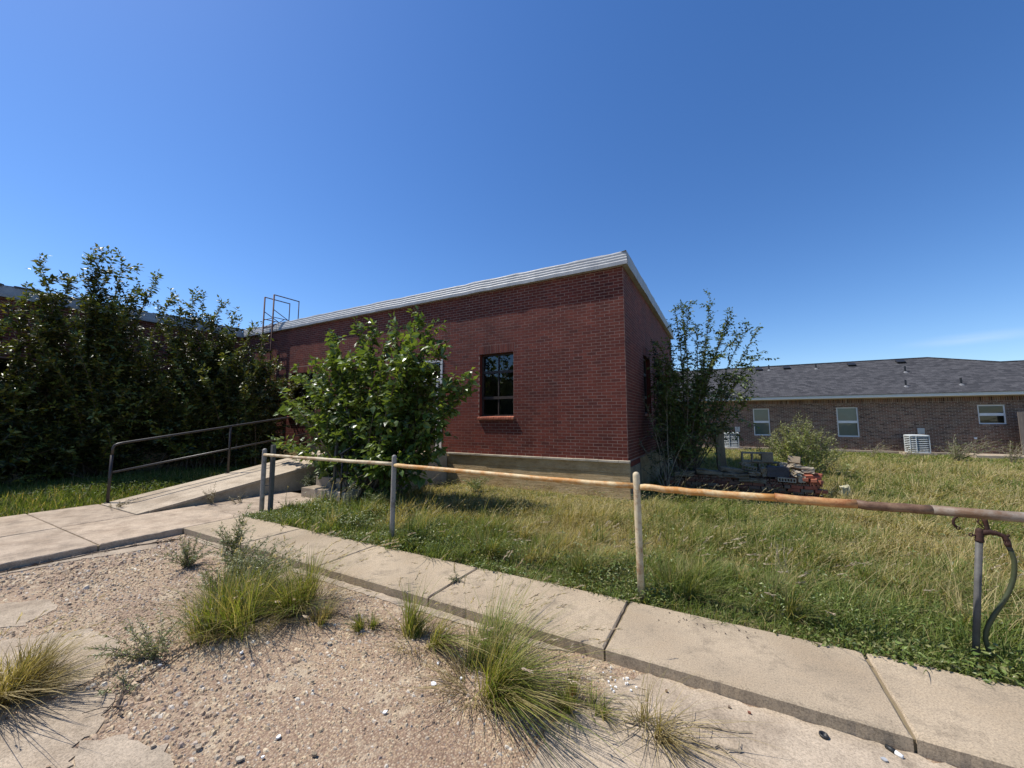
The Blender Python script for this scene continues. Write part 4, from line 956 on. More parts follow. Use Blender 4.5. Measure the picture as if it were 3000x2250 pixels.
OL = [(.054, .066, .017), (.040, .055, .015), (.072, .080, .018), (.034, .046, .014), (.090, .086, .018)]
OLT = [(.15, .175, .035), (.12, .15, .035), (.19, .18, .03), (.10, .14, .035)]  # yellower tips, lightened as if sunlit against the darkened inner leaves
shrub_sets = [
    ('wide dark green shrub with tall leafy shoots above the roof edge, against the left wing', (-14.7, 3.5, 0),
     [(-14.4, 2.38, 5.35), (-14.4, 3.18, 5.77), (-14.4, 3.41, 6.12), (-14.4, 3.58, 5.67), (-14.4, 3.81, 5.9), (-14.4, 4.57, 5.66), (-14.4, 4.92, 5.13), (-14.3, 2.87, 5.01), (-14.3, 4.16, 5.22), (-14.2, 3.3, 4.7), (-14.5, 2.5, 4.6)], (13, 1.5)),
    ('dense dark shrub cut by the left edge of the photo, before the brick wing', (-14.6, 1.4, 0),
     [(-14.4, 2.24, 4.65), (-14.4, 2.15, 4.07), (-14.4, 1.9, 3.6), (-14.3, 1.2, 4.2), (-14.3, .5, 4.4), (-14.5, .0, 4.0), (-14.2, 1.6, 3.9)], (10, 1.4)),
    ('olive shrub with yellowing tips between the tallest shrub and the ladder', (-14.2, 5.6, 0),
     [(-13.9, 5.27, 5.22), (-13.9, 5.53, 5.1), (-13.9, 6.02, 5.19), (-13.9, 6.42, 5.01), (-13.9, 5.01, 4.88), (-13.9, 5.81, 4.54), (-13.8, 4.7, 4.4), (-13.9, 6.2, 4.2)], (11, 1.1)),
    ('lower dark shrub in the corner of the two brick walls behind the handrail', (-13.2, 6.6, 0),
     [(-12.9, 6.4, 4.36), (-12.9, 6.86, 4.1), (-12.9, 7.15, 3.19), (-12.85, 7.3, 2.7), (-12.8, 7.0, 2.12), (-12.9, 6.56, 3.38), (-12.7, 6.0, 3.6), (-12.6, 5.6, 3.2)], (10, .9)),
]
for lab, b, tips, (nf, sp_) in shrub_sets:
    ztop = max(t[2] for t in tips)
    for k in range(nf * 5):
        h = RS.uniform(.08, 1) ** .8 * .70 * ztop
        tips.append((b[0] + RS.uniform(-.7, 1.75) * (.55 + .45 * (1 - h / ztop)), b[1] + RS.normal(0, sp_ * .75), h))
    for k in range(9): tips.append((b[0] + RS.uniform(.1, .8), b[1] + RS.normal(0, sp_ * .7), RS.uniform(.66, .80) * ztop))
    if b[1] < 4:
        for k in range(16): tips.append((RS.uniform(-15.2, -12.9), b[1] + RS.uniform(-1.6, 1.4), RS.uniform(.25, 1.5)))
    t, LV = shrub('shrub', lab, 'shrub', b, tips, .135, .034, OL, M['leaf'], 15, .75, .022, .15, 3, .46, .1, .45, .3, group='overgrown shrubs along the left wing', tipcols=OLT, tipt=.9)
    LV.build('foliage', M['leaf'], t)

# mulberry bush in front of the doorway: its nearest leaves are single objects
MU = [(-7.33, 5.9, 3.77), (-6.84, 5.9, 3.74), (-6.1, 5.9, 3.62), (-5.37, 5.9, 3.65), (-5.18, 5.9, 3.24), (-4.69, 5.9, 3.06), (-8.2, 5.9, 3.62), (-8.18, 5.9, 3.21), (-8.82, 5.9, 2.98), (-9.75, 5.9, 2.72),
      (-9.6, 5.9, 2.0), (-9.5, 5.9, 1.62), (-9.9, 5.8, .95), (-4.35, 5.9, 2.2), (-4.6, 5.9, 2.41), (-4.6, 5.8, 1.48), (-4.84, 5.7, 1.27), (-6.7, 5.7, 3.3), (-5.87, 5.7, 3.14), (-7.58, 5.7, 2.98)]
for k in range(50):
    MU.append((float(np.clip(-6.5 + RS.normal(0, 1.2), -8.8, -4.7)), 5.55 + RS.normal(0, .32), RS.uniform(.35, 3.0)))
MU += [(RS.uniform(-5.9, -4.7), 5.55 + RS.normal(0, .25), RS.uniform(.5, 2.7)) for k in range(14)] + [(-4.0, 5.8, 2.28), (-4.15, 5.75, 2.36), (-4.3, 5.8, 2.0), (-4.9, 5.8, 3.3), (-5.3, 5.8, 3.6)]
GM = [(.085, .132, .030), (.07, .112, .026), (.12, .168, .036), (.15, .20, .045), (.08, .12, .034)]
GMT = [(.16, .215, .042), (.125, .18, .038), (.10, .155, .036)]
MU = [(x, y, max(z, 1.0 + .45 * ((-x - 6.4) % .9))) if -8.9 < x < -6.3 and y < 5.75 else (x, y, z) for x, y, z in MU]
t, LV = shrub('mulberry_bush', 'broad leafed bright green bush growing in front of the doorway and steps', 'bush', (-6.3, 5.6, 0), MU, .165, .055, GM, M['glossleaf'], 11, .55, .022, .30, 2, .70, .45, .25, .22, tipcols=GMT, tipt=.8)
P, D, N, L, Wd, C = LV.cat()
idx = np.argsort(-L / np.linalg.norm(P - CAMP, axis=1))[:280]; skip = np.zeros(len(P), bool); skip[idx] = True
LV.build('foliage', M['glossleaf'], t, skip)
from mathutils import Matrix
lm = bpy.data.meshes.new('leaf'); lm.from_pydata([(0, 0, 0), (.33, .28, .10), (.33, -.28, .10), (1, 0, -.14), (.3, 0, 0), (.7, .22, .03), (.7, -.22, .03), (.68, 0, -.03)], [], [(0, 4, 1), (0, 2, 4), (1, 4, 7, 5), (4, 2, 6, 7), (5, 7, 3), (7, 6, 3)]); lm.materials.append(M['oneleaf'])
for i in idx:
    o = link('leaf', lm, t); S = np.cross(N[i], D[i]); R3 = np.array((D[i], S, N[i])).T
    m4 = np.eye(4); m4[:3, :3] = R3 * L[i]; m4[:3, 3] = P[i] - ROOT[t.name]; o.matrix_basis = Matrix(m4.tolist())

# elm at the right side of the building
EL = [(-.95, 10.0, 4.32), (-.8, 10.0, 4.37), (-.59, 10.0, 4.4), (-.17, 10.0, 4.4), (.25, 10.0, 4.03), (.22, 10.0, 3.82), (.29, 10.0, 3.38), (.56, 10.0, 3.61), (.74, 10.0, 3.56), (.7, 10.0, 3.0), (.44, 10.0, 2.73), (.6, 10.0, 2.39),
      (-1.1, 10.1, 3.48), (-1.2, 10.4, 3.2), (-1.15, 10.6, 2.9), (-1.1, 10.3, 2.4), (.57, 10.0, 2.1), (-.3, 9.9, 3.5), (-.1, 9.8, 3.0), (-.5, 9.8, 2.6), (0, 10, 2.4), (-.5, 10, 3.8), (-.85, 9.8, 2.0), (-.3, 9.7, 2.0)]
EL += [(RS.uniform(-1.2, -.35), 9.8 + RS.normal(0, .25), RS.uniform(.8, 2.6)) for k in range(16)]
GE = [(.075, .105, .028), (.055, .085, .024), (.095, .125, .035), (.11, .12, .03)]
GET = [(.10, .14, .03), (.12, .16, .035), (.085, .12, .03)]
EL += [(RS.uniform(-1.45, -.9), RS.uniform(9.5, 10.3), RS.uniform(1.3, 3.5)) for k in range(9)]
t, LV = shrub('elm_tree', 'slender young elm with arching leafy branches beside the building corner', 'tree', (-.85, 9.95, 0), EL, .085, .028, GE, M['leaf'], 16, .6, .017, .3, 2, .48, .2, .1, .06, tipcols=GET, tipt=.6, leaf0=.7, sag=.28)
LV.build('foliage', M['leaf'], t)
VT = [(-1.55, 10.5 + RS.uniform(0, 2.5), RS.uniform(1.0, 3.9)) for k in range(12)]
t, LV = shrub('climbing_shrub', 'dark leafy shrub climbing the shaded side wall behind the elm', 'shrub', (-1.35, 11.0, 0), VT, .09, .03, [(.03, .045, .016), (.04, .055, .018)], M['leaf'], 10, .5, .018, .25, 2, .5, .2, .2, .25)
LV.build('foliage', M['leaf'], t)
BT = [(-2.02, 9.2, 1.65), (-1.9, 9.0, .55), (-1.95, 9.1, 1.2), (-1.6, 9.2, 2.0), (-1.4, 9.1, 1.4), (-1.2, 9.2, .9), (-.75, 9.2, .57), (-1.1, 9.2, 2.2), (-.6, 9.2, 1.3), (-1.5, 9.15, .8), (-.4, 9.3, .9)]
t, LV = shrub('thorny_bush', 'sparse thorny bush with pale gnarled twigs at the building corner', 'bush', (-1.15, 9.25, 0), BT, .055, .034, [(.08, .10, .035), (.11, .12, .04), (.06, .08, .03)], M['leaf'], 11, .4, .014, .25, 1, .5, .1, .1, .06, 'twig', bow=.5)
LV.build('foliage', M['leaf'], t)

# ---------------------------------------------------------------- grass and weeds
def blades(P, h, w, ang, lean, C, curl=.5):
    """tapered, bent blades -> V (n*7), F"""
    n = len(P); d = np.stack([np.cos(ang), np.sin(ang), np.zeros(n)], 1); a2 = ang + RS.uniform(.8, 2.3, n); s = np.stack([np.cos(a2), np.sin(a2), np.zeros(n)], 1)
    V = np.zeros((n, 7, 3)); z = np.array((0, 0, 1.))
    for k, (t, wk) in enumerate(((0, 1.), (.42, .85), (.78, .5))):
        c = P + d * (lean * h * (t * (1 - curl) + curl * t * t))[:, None] + z * (h * (t - .28 * np.minimum(lean, 1.4) * t * t))[:, None]
        V[:, 2 * k] = c - s * (w * wk / 2)[:, None]; V[:, 2 * k + 1] = c + s * (w * wk / 2)[:, None]
    V[:, 6] = P + d * (lean * h)[:, None] + z * (h * (1 - .28 * np.minimum(lean, 1.4)))[:, None]
    f = np.array([(0, 1, 3), (0, 3, 2), (2, 3, 5), (2, 5, 4), (4, 5, 6)])
    return V.reshape(-1, 3), (np.arange(n)[:, None, None] * 7 + f[None]).reshape(-1, 3), np.repeat(C, 7, 0)
def blade_obj(name, P, h, w, ang, lean, C, parent=None, curl=.5, mat='blade'):
    V, F, T = blades(P, h, w, ang, lean, C, curl); return np_mesh(name, V, F, M[mat], parent, T)
GREEN = np.array([(.12, .165, .036), (.15, .195, .042), (.09, .135, .03), (.17, .205, .052)])
DRY = np.array([(.42, .345, .165), (.35, .285, .13), (.50, .425, .225), (.30, .255, .105), (.44, .35, .16)])
MID = np.array([(.24, .24, .075), (.28, .26, .10), (.19, .205, .062)])
def field_ok(X, Y):
    ok = (Y > 3.545 + .04 * np.sin(X * 9) + .03 * np.sin(X * 23)) & (Y < 24.9) & (X > -6.95)
    ok &= ~((X < -1.70) & (Y > 8.0)); ok &= ~((X < -6.30) & (Y > 4.95)); ok &= ~((X > 9.1) & (Y > 23.6))
    ok &= ~((X > -1.32) & (X < 1.60) & (Y > 9.42) & (Y < 10.2))
    return ok
def polar(n, p, r0, r1, half=1.0):
    d = r0 + (r1 - r0) * RS.uniform(0, 1, n) ** p; th = RS.uniform(-half, half, n) - RAD(28.8); return d * np.sin(th), d * np.cos(th), d
def field():
    X, Y, d = polar(490000, 1.25, 3.2, 30, 1.14)
    ok = field_ok(X, Y); X, Y, d = X[ok], Y[ok], d[ok]; n = len(X)
    dry = vnoise(X, Y, .9, 3) * .55 + vnoise(X, Y, 3.1, 8) * .45
    dry = dry - .07 + np.clip((Y - 4.9) / 3, -.55, .12) - .30 * np.exp(-((Y - 3.6) / .5) ** 2)
    dry += .16 * np.exp(-((X + 2.8) / 2.2) ** 2 - ((Y - 6.3) / 1.3) ** 2); dry -= .35 * ((X < -4.6) & (Y < 6.5)); dry -= .35 * np.exp(-((Y - 23.5) / 1.5) ** 2)
    u = RS.uniform(0, 1, n); cl = np.where(u < np.clip((dry - .30) * 1.55, .03, .78), 2, np.where(u < np.clip((dry - .05) * 1.35, .15, .92), 1, 0))
    C = np.zeros((n, 3))
    for k, p in enumerate((GREEN, MID, DRY)):
        m = cl == k; C[m] = pal(m.sum(), p, .16)
    hh = (.055 + .29 * np.clip(vnoise(X, Y, 2.3, 5) * .6 + vnoise(X, Y, 7, 6) * .5 - .05, 0, 1.2) ** 1.7) * RS.uniform(.5, 1.4, n) + .04 * (cl == 2)
    hh *= np.clip(.62 + (Y - 3.5) * .28, .62, 1.05)
    hh *= np.where((X < -1.3) & (Y > 5.8), np.clip(1 - (Y - 5.8) * .38, .38, 1), 1.)
    hh[(Y > 20)] *= .5; hh *= np.where((Y > 7) & (Y < 11), .72, 1.)
    w = (.0028 + .0010 * d) * RS.uniform(.6, 1.3, n) * np.where(cl == 2, .75, 1.1)
    ang = RS.uniform(0, 6.28, n); ang = np.where(RS.uniform(0, 1, n) < .35, RS.normal(.2, .6, n), ang)
    lean = np.abs(RS.normal(.7, .55, n))
    o = blade_obj('grass', np.stack([X, Y, np.full(n, -.03)], 1), hh, w, ang, lean, C)
    tag(o, 'rough sunlit yard grass, half green and half dried, behind the pipe fence', 'grass', kind='stuff')
field()
def strip():
    n = 60000; X = RS.uniform(-14.5, -10.33, n); Y = RS.uniform(-1.5, 7.6, n); keep = RS.uniform(0, 1, n) < np.clip(1.4 - (-10.3 - X) * .28, .25, 1); X, Y = X[keep], Y[keep]; n = len(X)
    cl = RS.uniform(0, 1, n) < .14; C = pal(n, GREEN); C[cl] = pal(cl.sum(), DRY)
    h = RS.uniform(.08, .26, n) * np.clip(.45 + (-10.33 - X) * .9, .45, 1.4)
    o = blade_obj('grass', np.stack([X, Y, np.full(n, -.035)], 1), h, RS.uniform(.006, .014, n), RS.uniform(0, 6.28, n), np.abs(RS.normal(.4, .3, n)), C)
    tag(o, 'green grass strip between the left walk and the dark shrubs', 'grass', kind='stuff')
strip()
# leafy ground weeds
def ground_leaves(X, Y, z0, z1, ll, cols, name, lab, wr=.45, tilt=.6, mat='leaf'):
    n = len(X); LV = Leaves(); a = RS.uniform(0, 6.28, n)
    D = np.stack([np.cos(a), np.sin(a), RS.normal(.15, .4, n)], 1); N = np.stack([RS.normal(0, tilt, n), RS.normal(0, tilt, n), np.ones(n)], 1)
    LV.add(np.stack([X, Y, RS.uniform(z0, z1, n)], 1), D, N, ll, ll * wr, pal(n, cols, .22))
    o = LV.build(name, M[mat], None); return tag(o, lab, 'weeds', kind='stuff')
def weeds():
    n = 78000; X = RS.uniform(-6.95, 3.4, n); Y = 3.50 + np.abs(RS.normal(0, 1, n)) * np.where(X < -4, .62, .5)
    cl = vnoise(X, Y, 5, 31); dens = np.clip(cl * 2.2 - .7, .03, 1) * np.where(X < -4, .8, .45); k = (RS.uniform(0, 1, n) < dens) & (Y > 3.50 + .05 * np.sin(X * 7) * np.sin(X * 17)); X, Y = X[k], Y[k]; n = len(X)
    ll = RS.uniform(.014, .046, n) * (.6 + .7 * vnoise(X, Y, 3, 17))
    ground_leaves(X, Y, -.02, .02 + .15 * np.clip((Y - 3.45) * 2.2, .12, 1) * (.4 + .9 * cl[k]), ll, [(.10, .145, .028), (.13, .175, .036), (.08, .12, .026), (.16, .19, .05), (.20, .20, .07)], 'leafy_weeds', 'low leafy weeds creeping along the back edge of the walk')
    n = 22000; X, Y, d = polar(n, .8, 4.2, 16); ok = field_ok(X, Y) & (RS.uniform(0, 1, n) < np.clip(vnoise(X, Y, 2.2, 55) * 2 - .75, 0, 1)); X, Y = X[ok], Y[ok]
    ground_leaves(X, Y, .02, .22, RS.uniform(.03, .06, len(X)), [(.11, .145, .04), (.14, .165, .05), (.09, .125, .035)], 'leafy_weeds', 'scattered leafy weeds standing in patches of the yard grass', .35)
    n = 110000; X, Y, d = polar(n, .95, 4.3, 22, 1.12); dd = vnoise(X, Y, 2.0, 41) + np.clip((Y - 4.8) / 2.5, -.6, .2) - .5 * ((X < -4.8) & (Y < 6.5)); ok = field_ok(X, Y) & (RS.uniform(0, 1, n) < np.clip(dd * 1.6 - .35, .02, 1)); X, Y, d = X[ok], Y[ok], d[ok]
    ground_leaves(X, Y, .02, np.where((X < -1.3) & (Y > 6), .13, .22), RS.uniform(.018, .034, len(X)) + .002 * d, np.concatenate([DRY, MID]), 'dry_grass_tops', 'fluffy dried grass tops tangled over the yard grass', .22, 1., 'blade')
    n = 12000; X = RS.uniform(-12.4, -10.4, n); Y = RS.uniform(-.5, 6.5, n); k = RS.uniform(0, 1, n) < np.clip(vnoise(X, Y, 1.7, 9) * 2.2 - .7 + .9 * (Y < 1.6), 0, 1); X, Y = X[k], Y[k]
    ground_leaves(X, Y, 0, .34 * (.3 + .7 * vnoise(X, Y, 1.5, 2)), RS.uniform(.03, .07, len(X)), [(.08, .12, .025), (.10, .145, .03), (.07, .10, .02)], 'leafy_weeds', 'leafy weeds in the grass strip left of the ramp', .5, .6, 'blade')
weeds()
# taller clumps standing out of the yard grass
def clumps():
    nc = 760; X, Y, d = polar(nc, .95, 4.0, 18, 1.1); ok = field_ok(X, Y) & (Y > 3.75) & ~((X < -1.3) & (Y > 6.6)) & ~((Y > 7.2) & (Y < 9.4) & (X > -1.8) & (X < 1.7)); X, Y, d = X[ok], Y[ok], d[ok]; nc = len(X)
    per = 75; k = np.repeat(np.arange(nc), per); n = len(k); sz = RS.uniform(.5, 1.25, nc)[k]; kind = (RS.uniform(0, 1, nc) < np.clip(vnoise(X, Y, .9, 3) * .9 - .05 + (Y - 4.8) * .1, .08, .8))[k]
    P = np.stack([X[k] + RS.normal(0, .05, n) * sz, Y[k] + RS.normal(0, .05, n) * sz, np.full(n, -.03)], 1)
    C = np.where(kind[:, None], pal(n, np.concatenate([DRY, DRY, MID])), pal(n, np.concatenate([GREEN, GREEN, MID])))
    o = blade_obj('grass_clumps', P, .34 * sz * RS.uniform(.4, 1.15, n), (.003 + .0008 * d[k]) * RS.uniform(.6, 1.2, n), np.where(RS.uniform(0, 1, n) < .4, RS.normal(.2, .7, n), RS.uniform(0, 6.28, n)), np.abs(RS.normal(.65, .45, n)), C, None, .6)
    tag(o, 'shaggy taller clumps standing out of the yard grass', 'grass', kind='stuff')
clumps()
# tall seed stalks over the grass
def stalks():
    X, Y, d = polar(2600, .75, 4.0, 17, .95); ok = field_ok(X, Y) & (RS.uniform(0, 1, len(X)) < np.clip(vnoise(X, Y, 1.2, 77) * 1.9 - .3, .05, 1)) & (Y > 4.0) & ~((X < -1.3) & (Y > 6.9)); X, Y, d = X[ok], Y[ok], d[ok]; n = len(X)
    h = RS.uniform(.32, .62, n); ang = RS.normal(.1, .5, n); lean = RS.uniform(.25, 1.1, n)
    C = pal(n, [(.42, .35, .19), (.36, .29, .14), (.30, .27, .12)], .12); P = np.stack([X, Y, np.full(n, -.03)], 1)
    V, F, T = blades(P, h, .0020 + .0006 * d, ang, lean, C, .7)
    o = np_mesh('seed_stalks', V, F, M['blade'], None, T); tag(o, 'tall dry seed stalks bending over the yard grass', 'grass', kind='stuff')
    tip = V.reshape(n, 7, 3)[:, 6]; bk = V.reshape(n, 7, 3)[:, 4]; dirn = nrm(tip - bk); LV = Leaves()
    for k in range(7):
        t = k / 7; LV.add(tip - dirn * (t * .10), dirn + RS.normal(0, .25, (n, 3)), RS.normal(0, 1, (n, 3)), np.full(n, .022), np.full(n, .006) + .0007 * d, pal(n, [(.44, .37, .22), (.36, .28, .17)], .12))
    tag(LV.build('seed_heads', M['blade'], None), 'feathery dry seed heads on the tall stalks', 'grass', kind='stuff')
stalks()
# individual tussocks in the cracks of the pad
CG = [(.14, .19, .034), (.18, .225, .04), (.23, .25, .05), (.12, .16, .032), (.34, .30, .12), (.40, .34, .17)]
CD = [(.34, .275, .14), (.40, .33, .18), (.26, .21, .10)]
def tussock(lab, x, y, r, h, n, nst, cols=CG, dry=.12, lean=.75, sth=1.5, windang=.25, wind=.35, z=GZ, w=.0052, head=1):
    t = thing('grass_tuft', lab, 'grass tuft', (x, y, z), 'grass tufts in the pad')
    nc = max(3, int(n / 130)); ca = RS.uniform(0, 6.28, nc); cr = r * np.sqrt(RS.uniform(0, 1, nc)); kc = RS.randint(0, nc, n); cdx = RS.normal(0, .45, (nc, 2)); chh = RS.uniform(.6, 1.15, nc)
    P = np.stack([x + (cr * np.cos(ca))[kc] + RS.normal(0, r * .16, n), y + (cr * np.sin(ca))[kc] + RS.normal(0, r * .16, n), np.full(n, z)], 1); rr = np.minimum(np.hypot(P[:, 0] - x, P[:, 1] - y), r)
    rad = (P[:, :2] - np.array((x, y))) / r
    out = rad * .9 + cdx[kc] + np.array((math.cos(windang), math.sin(windang))) * wind + RS.normal(0, .42, (n, 2)); ang = np.arctan2(out[:, 1], out[:, 0])
    hh = h * RS.uniform(.3, 1.15, n) * chh[kc]; ln = np.clip(lean * np.linalg.norm(out, axis=1) * RS.uniform(.4, 1.6, n), .05, 2.1); C = pal(n, cols); m = RS.uniform(0, 1, n) < dry; C[m] = pal(m.sum(), CD)
    V, F, T = blades(P, hh, w * RS.uniform(.6, 1.2, n), ang, ln, C, .65); np_mesh('blades', V, F, M['blade'], t, T)['kind'] = 'stuff'
    nst = int(nst * .75); nd = int(n * .22); a = RS.uniform(0, 6.28, nd); rr = r * 1.05 * np.sqrt(RS.uniform(.2, 1, nd)); P = np.stack([x + rr * np.cos(a), y + rr * np.sin(a), np.full(nd, z)], 1)
    V, F, T = blades(P, h * RS.uniform(.2, .6, nd), np.full(nd, w * .8), a + RS.normal(0, .7, nd), RS.uniform(1.0, 2.4, nd), pal(nd, CD + [(.16, .12, .07)]), .4); np_mesh('dead_blades', V, F, M['blade'], t, T)['kind'] = 'stuff'
    if nst:
        a = RS.uniform(0, 6.28, nst); rr = r * .8 * np.sqrt(RS.uniform(0, 1, nst)); P = np.stack([x + rr * np.cos(a), y + rr * np.sin(a), np.full(nst, z)], 1)
        out = np.stack([np.cos(a), np.sin(a)], 1) * rr[:, None] / r * .8 + np.array((math.cos(windang), math.sin(windang))) * (wind + .35) + RS.normal(0, .3, (nst, 2)); ang = np.arctan2(out[:, 1], out[:, 0])
        hs = h * sth * RS.uniform(.7, 1.15, nst); V, F, T = blades(P, hs, np.full(nst, .0026), ang, np.clip(np.linalg.norm(out, axis=1) * RS.uniform(.5, 1.1, nst), .15, 1.5), pal(nst, [(.30, .27, .11), (.36, .30, .15), (.22, .22, .07)]), .75)
        np_mesh('stems', V, F, M['blade'], t, T)['kind'] = 'stuff'
        if head:
            tip = V.reshape(nst, 7, 3)[:, 6]; dn = nrm(tip - V.reshape(nst, 7, 3)[:, 4] + np.array((.04, 0, -.01))); LV = Leaves()
            for k in range(6):
                for q in range(2): LV.add(tip - dn * (k * .012), dn + RS.normal(0, .22, (nst, 3)), RS.normal(0, 1, (nst, 3)), np.full(nst, .030), np.full(nst, .0055), pal(nst, [(.50, .42, .32), (.58, .50, .38), (.40, .31, .25)], .12))
            LV.build('seed_heads', M['blade'], t)
    return t
tussock('largest bright green grass tuft with bent seed heads, at front center of the pad', -1.40, 2.16, .20, .45, 1300, 60)
tussock('broad yellow green grass tuft at left of centre leaning towards the walk', -3.48, 1.86, .29, .48, 1800, 80, windang=.5, wind=.5)
tussock('second lobe of grass leaning over the kerb behind the yellow green tuft', -3.3, 2.28, .2, .46, 700, 46, windang=.5, wind=.5)
tussock('medium thin grass tuft between the two big bright tufts', -2.06, 2.32, .15, .36, 480, 22, sth=1.6)
tussock('tiny grass tuft beside the medium thin tuft, on its left', -2.52, 2.24, .07, .15, 260, 3)
tussock('small low grass tuft right of the largest tuft near the concrete patch', -.86, 2.25, .07, .22, 240, 12, cols=CG + [(.20, .10, .05)])
tussock('very small grass tuft on the crack right of the small low tuft', -.70, 2.27, .05, .16, 110, 5)
tussock('straw coloured dry grass tuft at the left bottom edge of the photo', -3.82, .68, .18, .36, 1300, 40, cols=CD + [(.22, .20, .07)], dry=.5, windang=.9, wind=.55, sth=1.25)
tussock('wispy dry grass tuft spreading flat on the concrete at lower right', -.42, 2.30, .10, .26, 160, 22, cols=CD + [(.15, .12, .07)], dry=.6, lean=1.5, head=0, sth=1.4)
tussock('thin brownish tuft behind the right side of the yellow green tuft', -2.95, 2.12, .10, .2, 220, 8, cols=CD + CG[:2], dry=.5)
FG = list(MID) + list(GREEN[:2])
tussock('pale grass tuft with long leaning straws just left of the white fence post', -1.25, 3.95, .16, .38, 420, 26, cols=FG, z=-.03, head=1, sth=1.5)
tussock('pale grass tuft with long leaning straws just right of the white fence post', -.42, 3.98, .17, .40, 460, 30, cols=FG, z=-.03, sth=1.6, windang=.1, wind=.5)
tussock('yard grass tuft halfway between the white fence post and the standpipe', .35, 4.0, .16, .34, 420, 22, cols=FG, z=-.03, sth=1.5)
tussock('yard grass tuft near the walk edge between two fence posts', -2.5, 4.0, .18, .34, 420, 22, cols=FG, z=-.03, sth=1.5)
tussock('tall green tuft at the foot of the grey fence post second from the left', -3.6, 4.05, .18, .38, 420, 14, cols=list(GREEN), z=-.03, sth=1.3)
tussock('tall dry tuft before the concrete base of the building', -2.6, 6.4, .2, .36, 420, 26, cols=CD + FG, z=-.03, sth=1.3)
tussock('spreading green tuft in the field beyond the hose', 1.95, 4.8, .2, .34, 420, 14, cols=FG, z=-.03, sth=1.4)
def weed_plant(lab, x, y, nst, h, spread, ll, cols, z=GZ, wind=(.1, 0), side=8, plume=False, w=.0028, name='weed', sp=.022, wr=.28):
    t = thing(name, lab, 'weed', (x, y, z), 'weeds in the cracks and grass'); LV = Leaves(); m = MB()
    for k in range(nst):
        a = RS.uniform(0, 6.28); rr = spread * math.sqrt(RS.uniform(0, 1)); b = np.array((x + RS.normal(0, .03), y + RS.normal(0, .03), z - .01)); hh = h * RS.uniform(.55, 1.05)
        e = np.array((x + rr * math.cos(a) + wind[0] * hh, y + rr * math.sin(a) + wind[1] * hh, z + hh * (1 - .35 * rr / max(spread, .01)))); S = bez(b, (b + e) / 2 + np.array((-.06 * hh, 0, hh * .18)), e, 7); m.tube(S, np.linspace(w, w * .35, 7), 4, False)
        twig_leaves(LV, S, sp * .5, ll * 1.3, cols, .05, t0=.1, wr=wr, spread=.8)
        for q in range(side):
            u = RS.uniform(.2, .92); p = S[int(u * 6)] ; d = RS.normal(0, .5, 3) + np.array((wind[0], wind[1], .65)); d /= np.linalg.norm(d); L = hh * .32 * (1.15 - u) * RS.uniform(.6, 1.3); Q = bez(p, p + d * L * .5 + np.array((0, 0, .01)), p + d * L, 4); m.tube(Q, np.linspace(w * .5, w * .25, 4), 3, False)
            twig_leaves(LV, Q, sp * .6, ll, cols, .05, wr=wr, spread=.7)
    m.build('stem', M['twig'] if not plume else M['dead'], t); LV.build('foliage', M['leaf'], t); return t
GW = [(.16, .185, .065), (.12, .155, .045), (.19, .21, .085), (.22, .215, .09)]
weed_plant('tall feathery grey green weed standing above the other weeds at the kerb corner', -5.0, 2.45, 9, .80, .22, .038, GW, side=16)
weed_plant('dense tangle of grey green weeds in the kerb angle behind the yellow green tuft', -4.6, 2.36, 34, .46, .42, .032, GW, side=7)
weed_plant('bushy green weed left of the feathery tall weed on the pad', -5.35, 2.18, 24, .40, .34, .030, GW, side=7)
weed_plant('green weed spilling from the kerb between the tall weed and the yellow green tuft', -4.1, 2.3, 26, .46, .34, .032, GW, side=7)
weed_plant('feathery weed rising out of the back of the yellow green tuft', -3.85, 2.18, 26, .50, .34, .034, GW, side=8)
weed_plant('low weed filling the gap between the kerb weeds and the yellow green tuft', -4.25, 2.05, 24, .34, .34, .034, GW, side=7)
weed_plant('sprawling olive weed on the crack left of the yellow green tuft', -3.55, 1.28, 22, .30, .30, .028, GW, side=7, wind=(-.3, -.1))
weed_plant('thin upright olive weed on the crack behind the sprawling one', -3.52, 1.58, 7, .34, .16, .028, GW, side=8, wind=(-.1, 0))
weed_plant('small creeping weed at the lower end of the crack', -3.30, 1.05, 9, .11, .15, .022, GW, side=4)
weed_plant('sparse weed right beside the yellow green tuft, on its left', -3.62, 1.85, 7, .30, .2, .028, GW, side=6)
BW = [(.16, .13, .06), (.20, .15, .08), (.10, .10, .04)]
weed_plant('dry umbrella topped weed growing at the side of the ramp', -8.45, 3.75, 10, .42, .22, .026, BW, z=0, plume=True, side=6)
weed_plant('brown dry weed further along the foot of the ramp side', -8.1, 4.05, 9, .24, .25, .026, BW, z=0, plume=True, side=5)
weed_plant('dry brown weeds in the joint at the foot of the ramp', -9.6, 2.76, 9, .22, .4, .024, BW, z=0, plume=True, side=4)
weed_plant('dark dense weed at the ramp side below the bush', -8.1, 5.5, 22, .55, .35, .04, [(.06, .085, .03), (.08, .10, .04)], z=0, side=6)
weed_plant('pale feathery pigweed in front of the step railing', -5.95, 4.75, 5, .62, .22, .026, [(.17, .19, .09), (.21, .22, .12)], z=0, side=8, wind=(.25, 0))
weed_plant('bushy weed in the shade at the foot of the leafy bush', -5.6, 5.1, 18, .38, .4, .035, GREEN, z=0, side=6)
weed_plant('green weed clump at the foot of the concrete base beside the bush', -4.9, 7.3, 18, .42, .45, .04, GREEN, z=0, side=6)
weed_plant('sparse twiggy weed in the shadowed grass before the bush', -4.3, 5.6, 6, .42, .25, .02, BW, z=0, plume=True, side=5)
weed_plant('small weed rooted in the walk joint above the largest tuft', -2.33, 3.15, 8, .10, .12, .03, [(.15, .14, .06), (.11, .13, .05)], z=0, side=3)
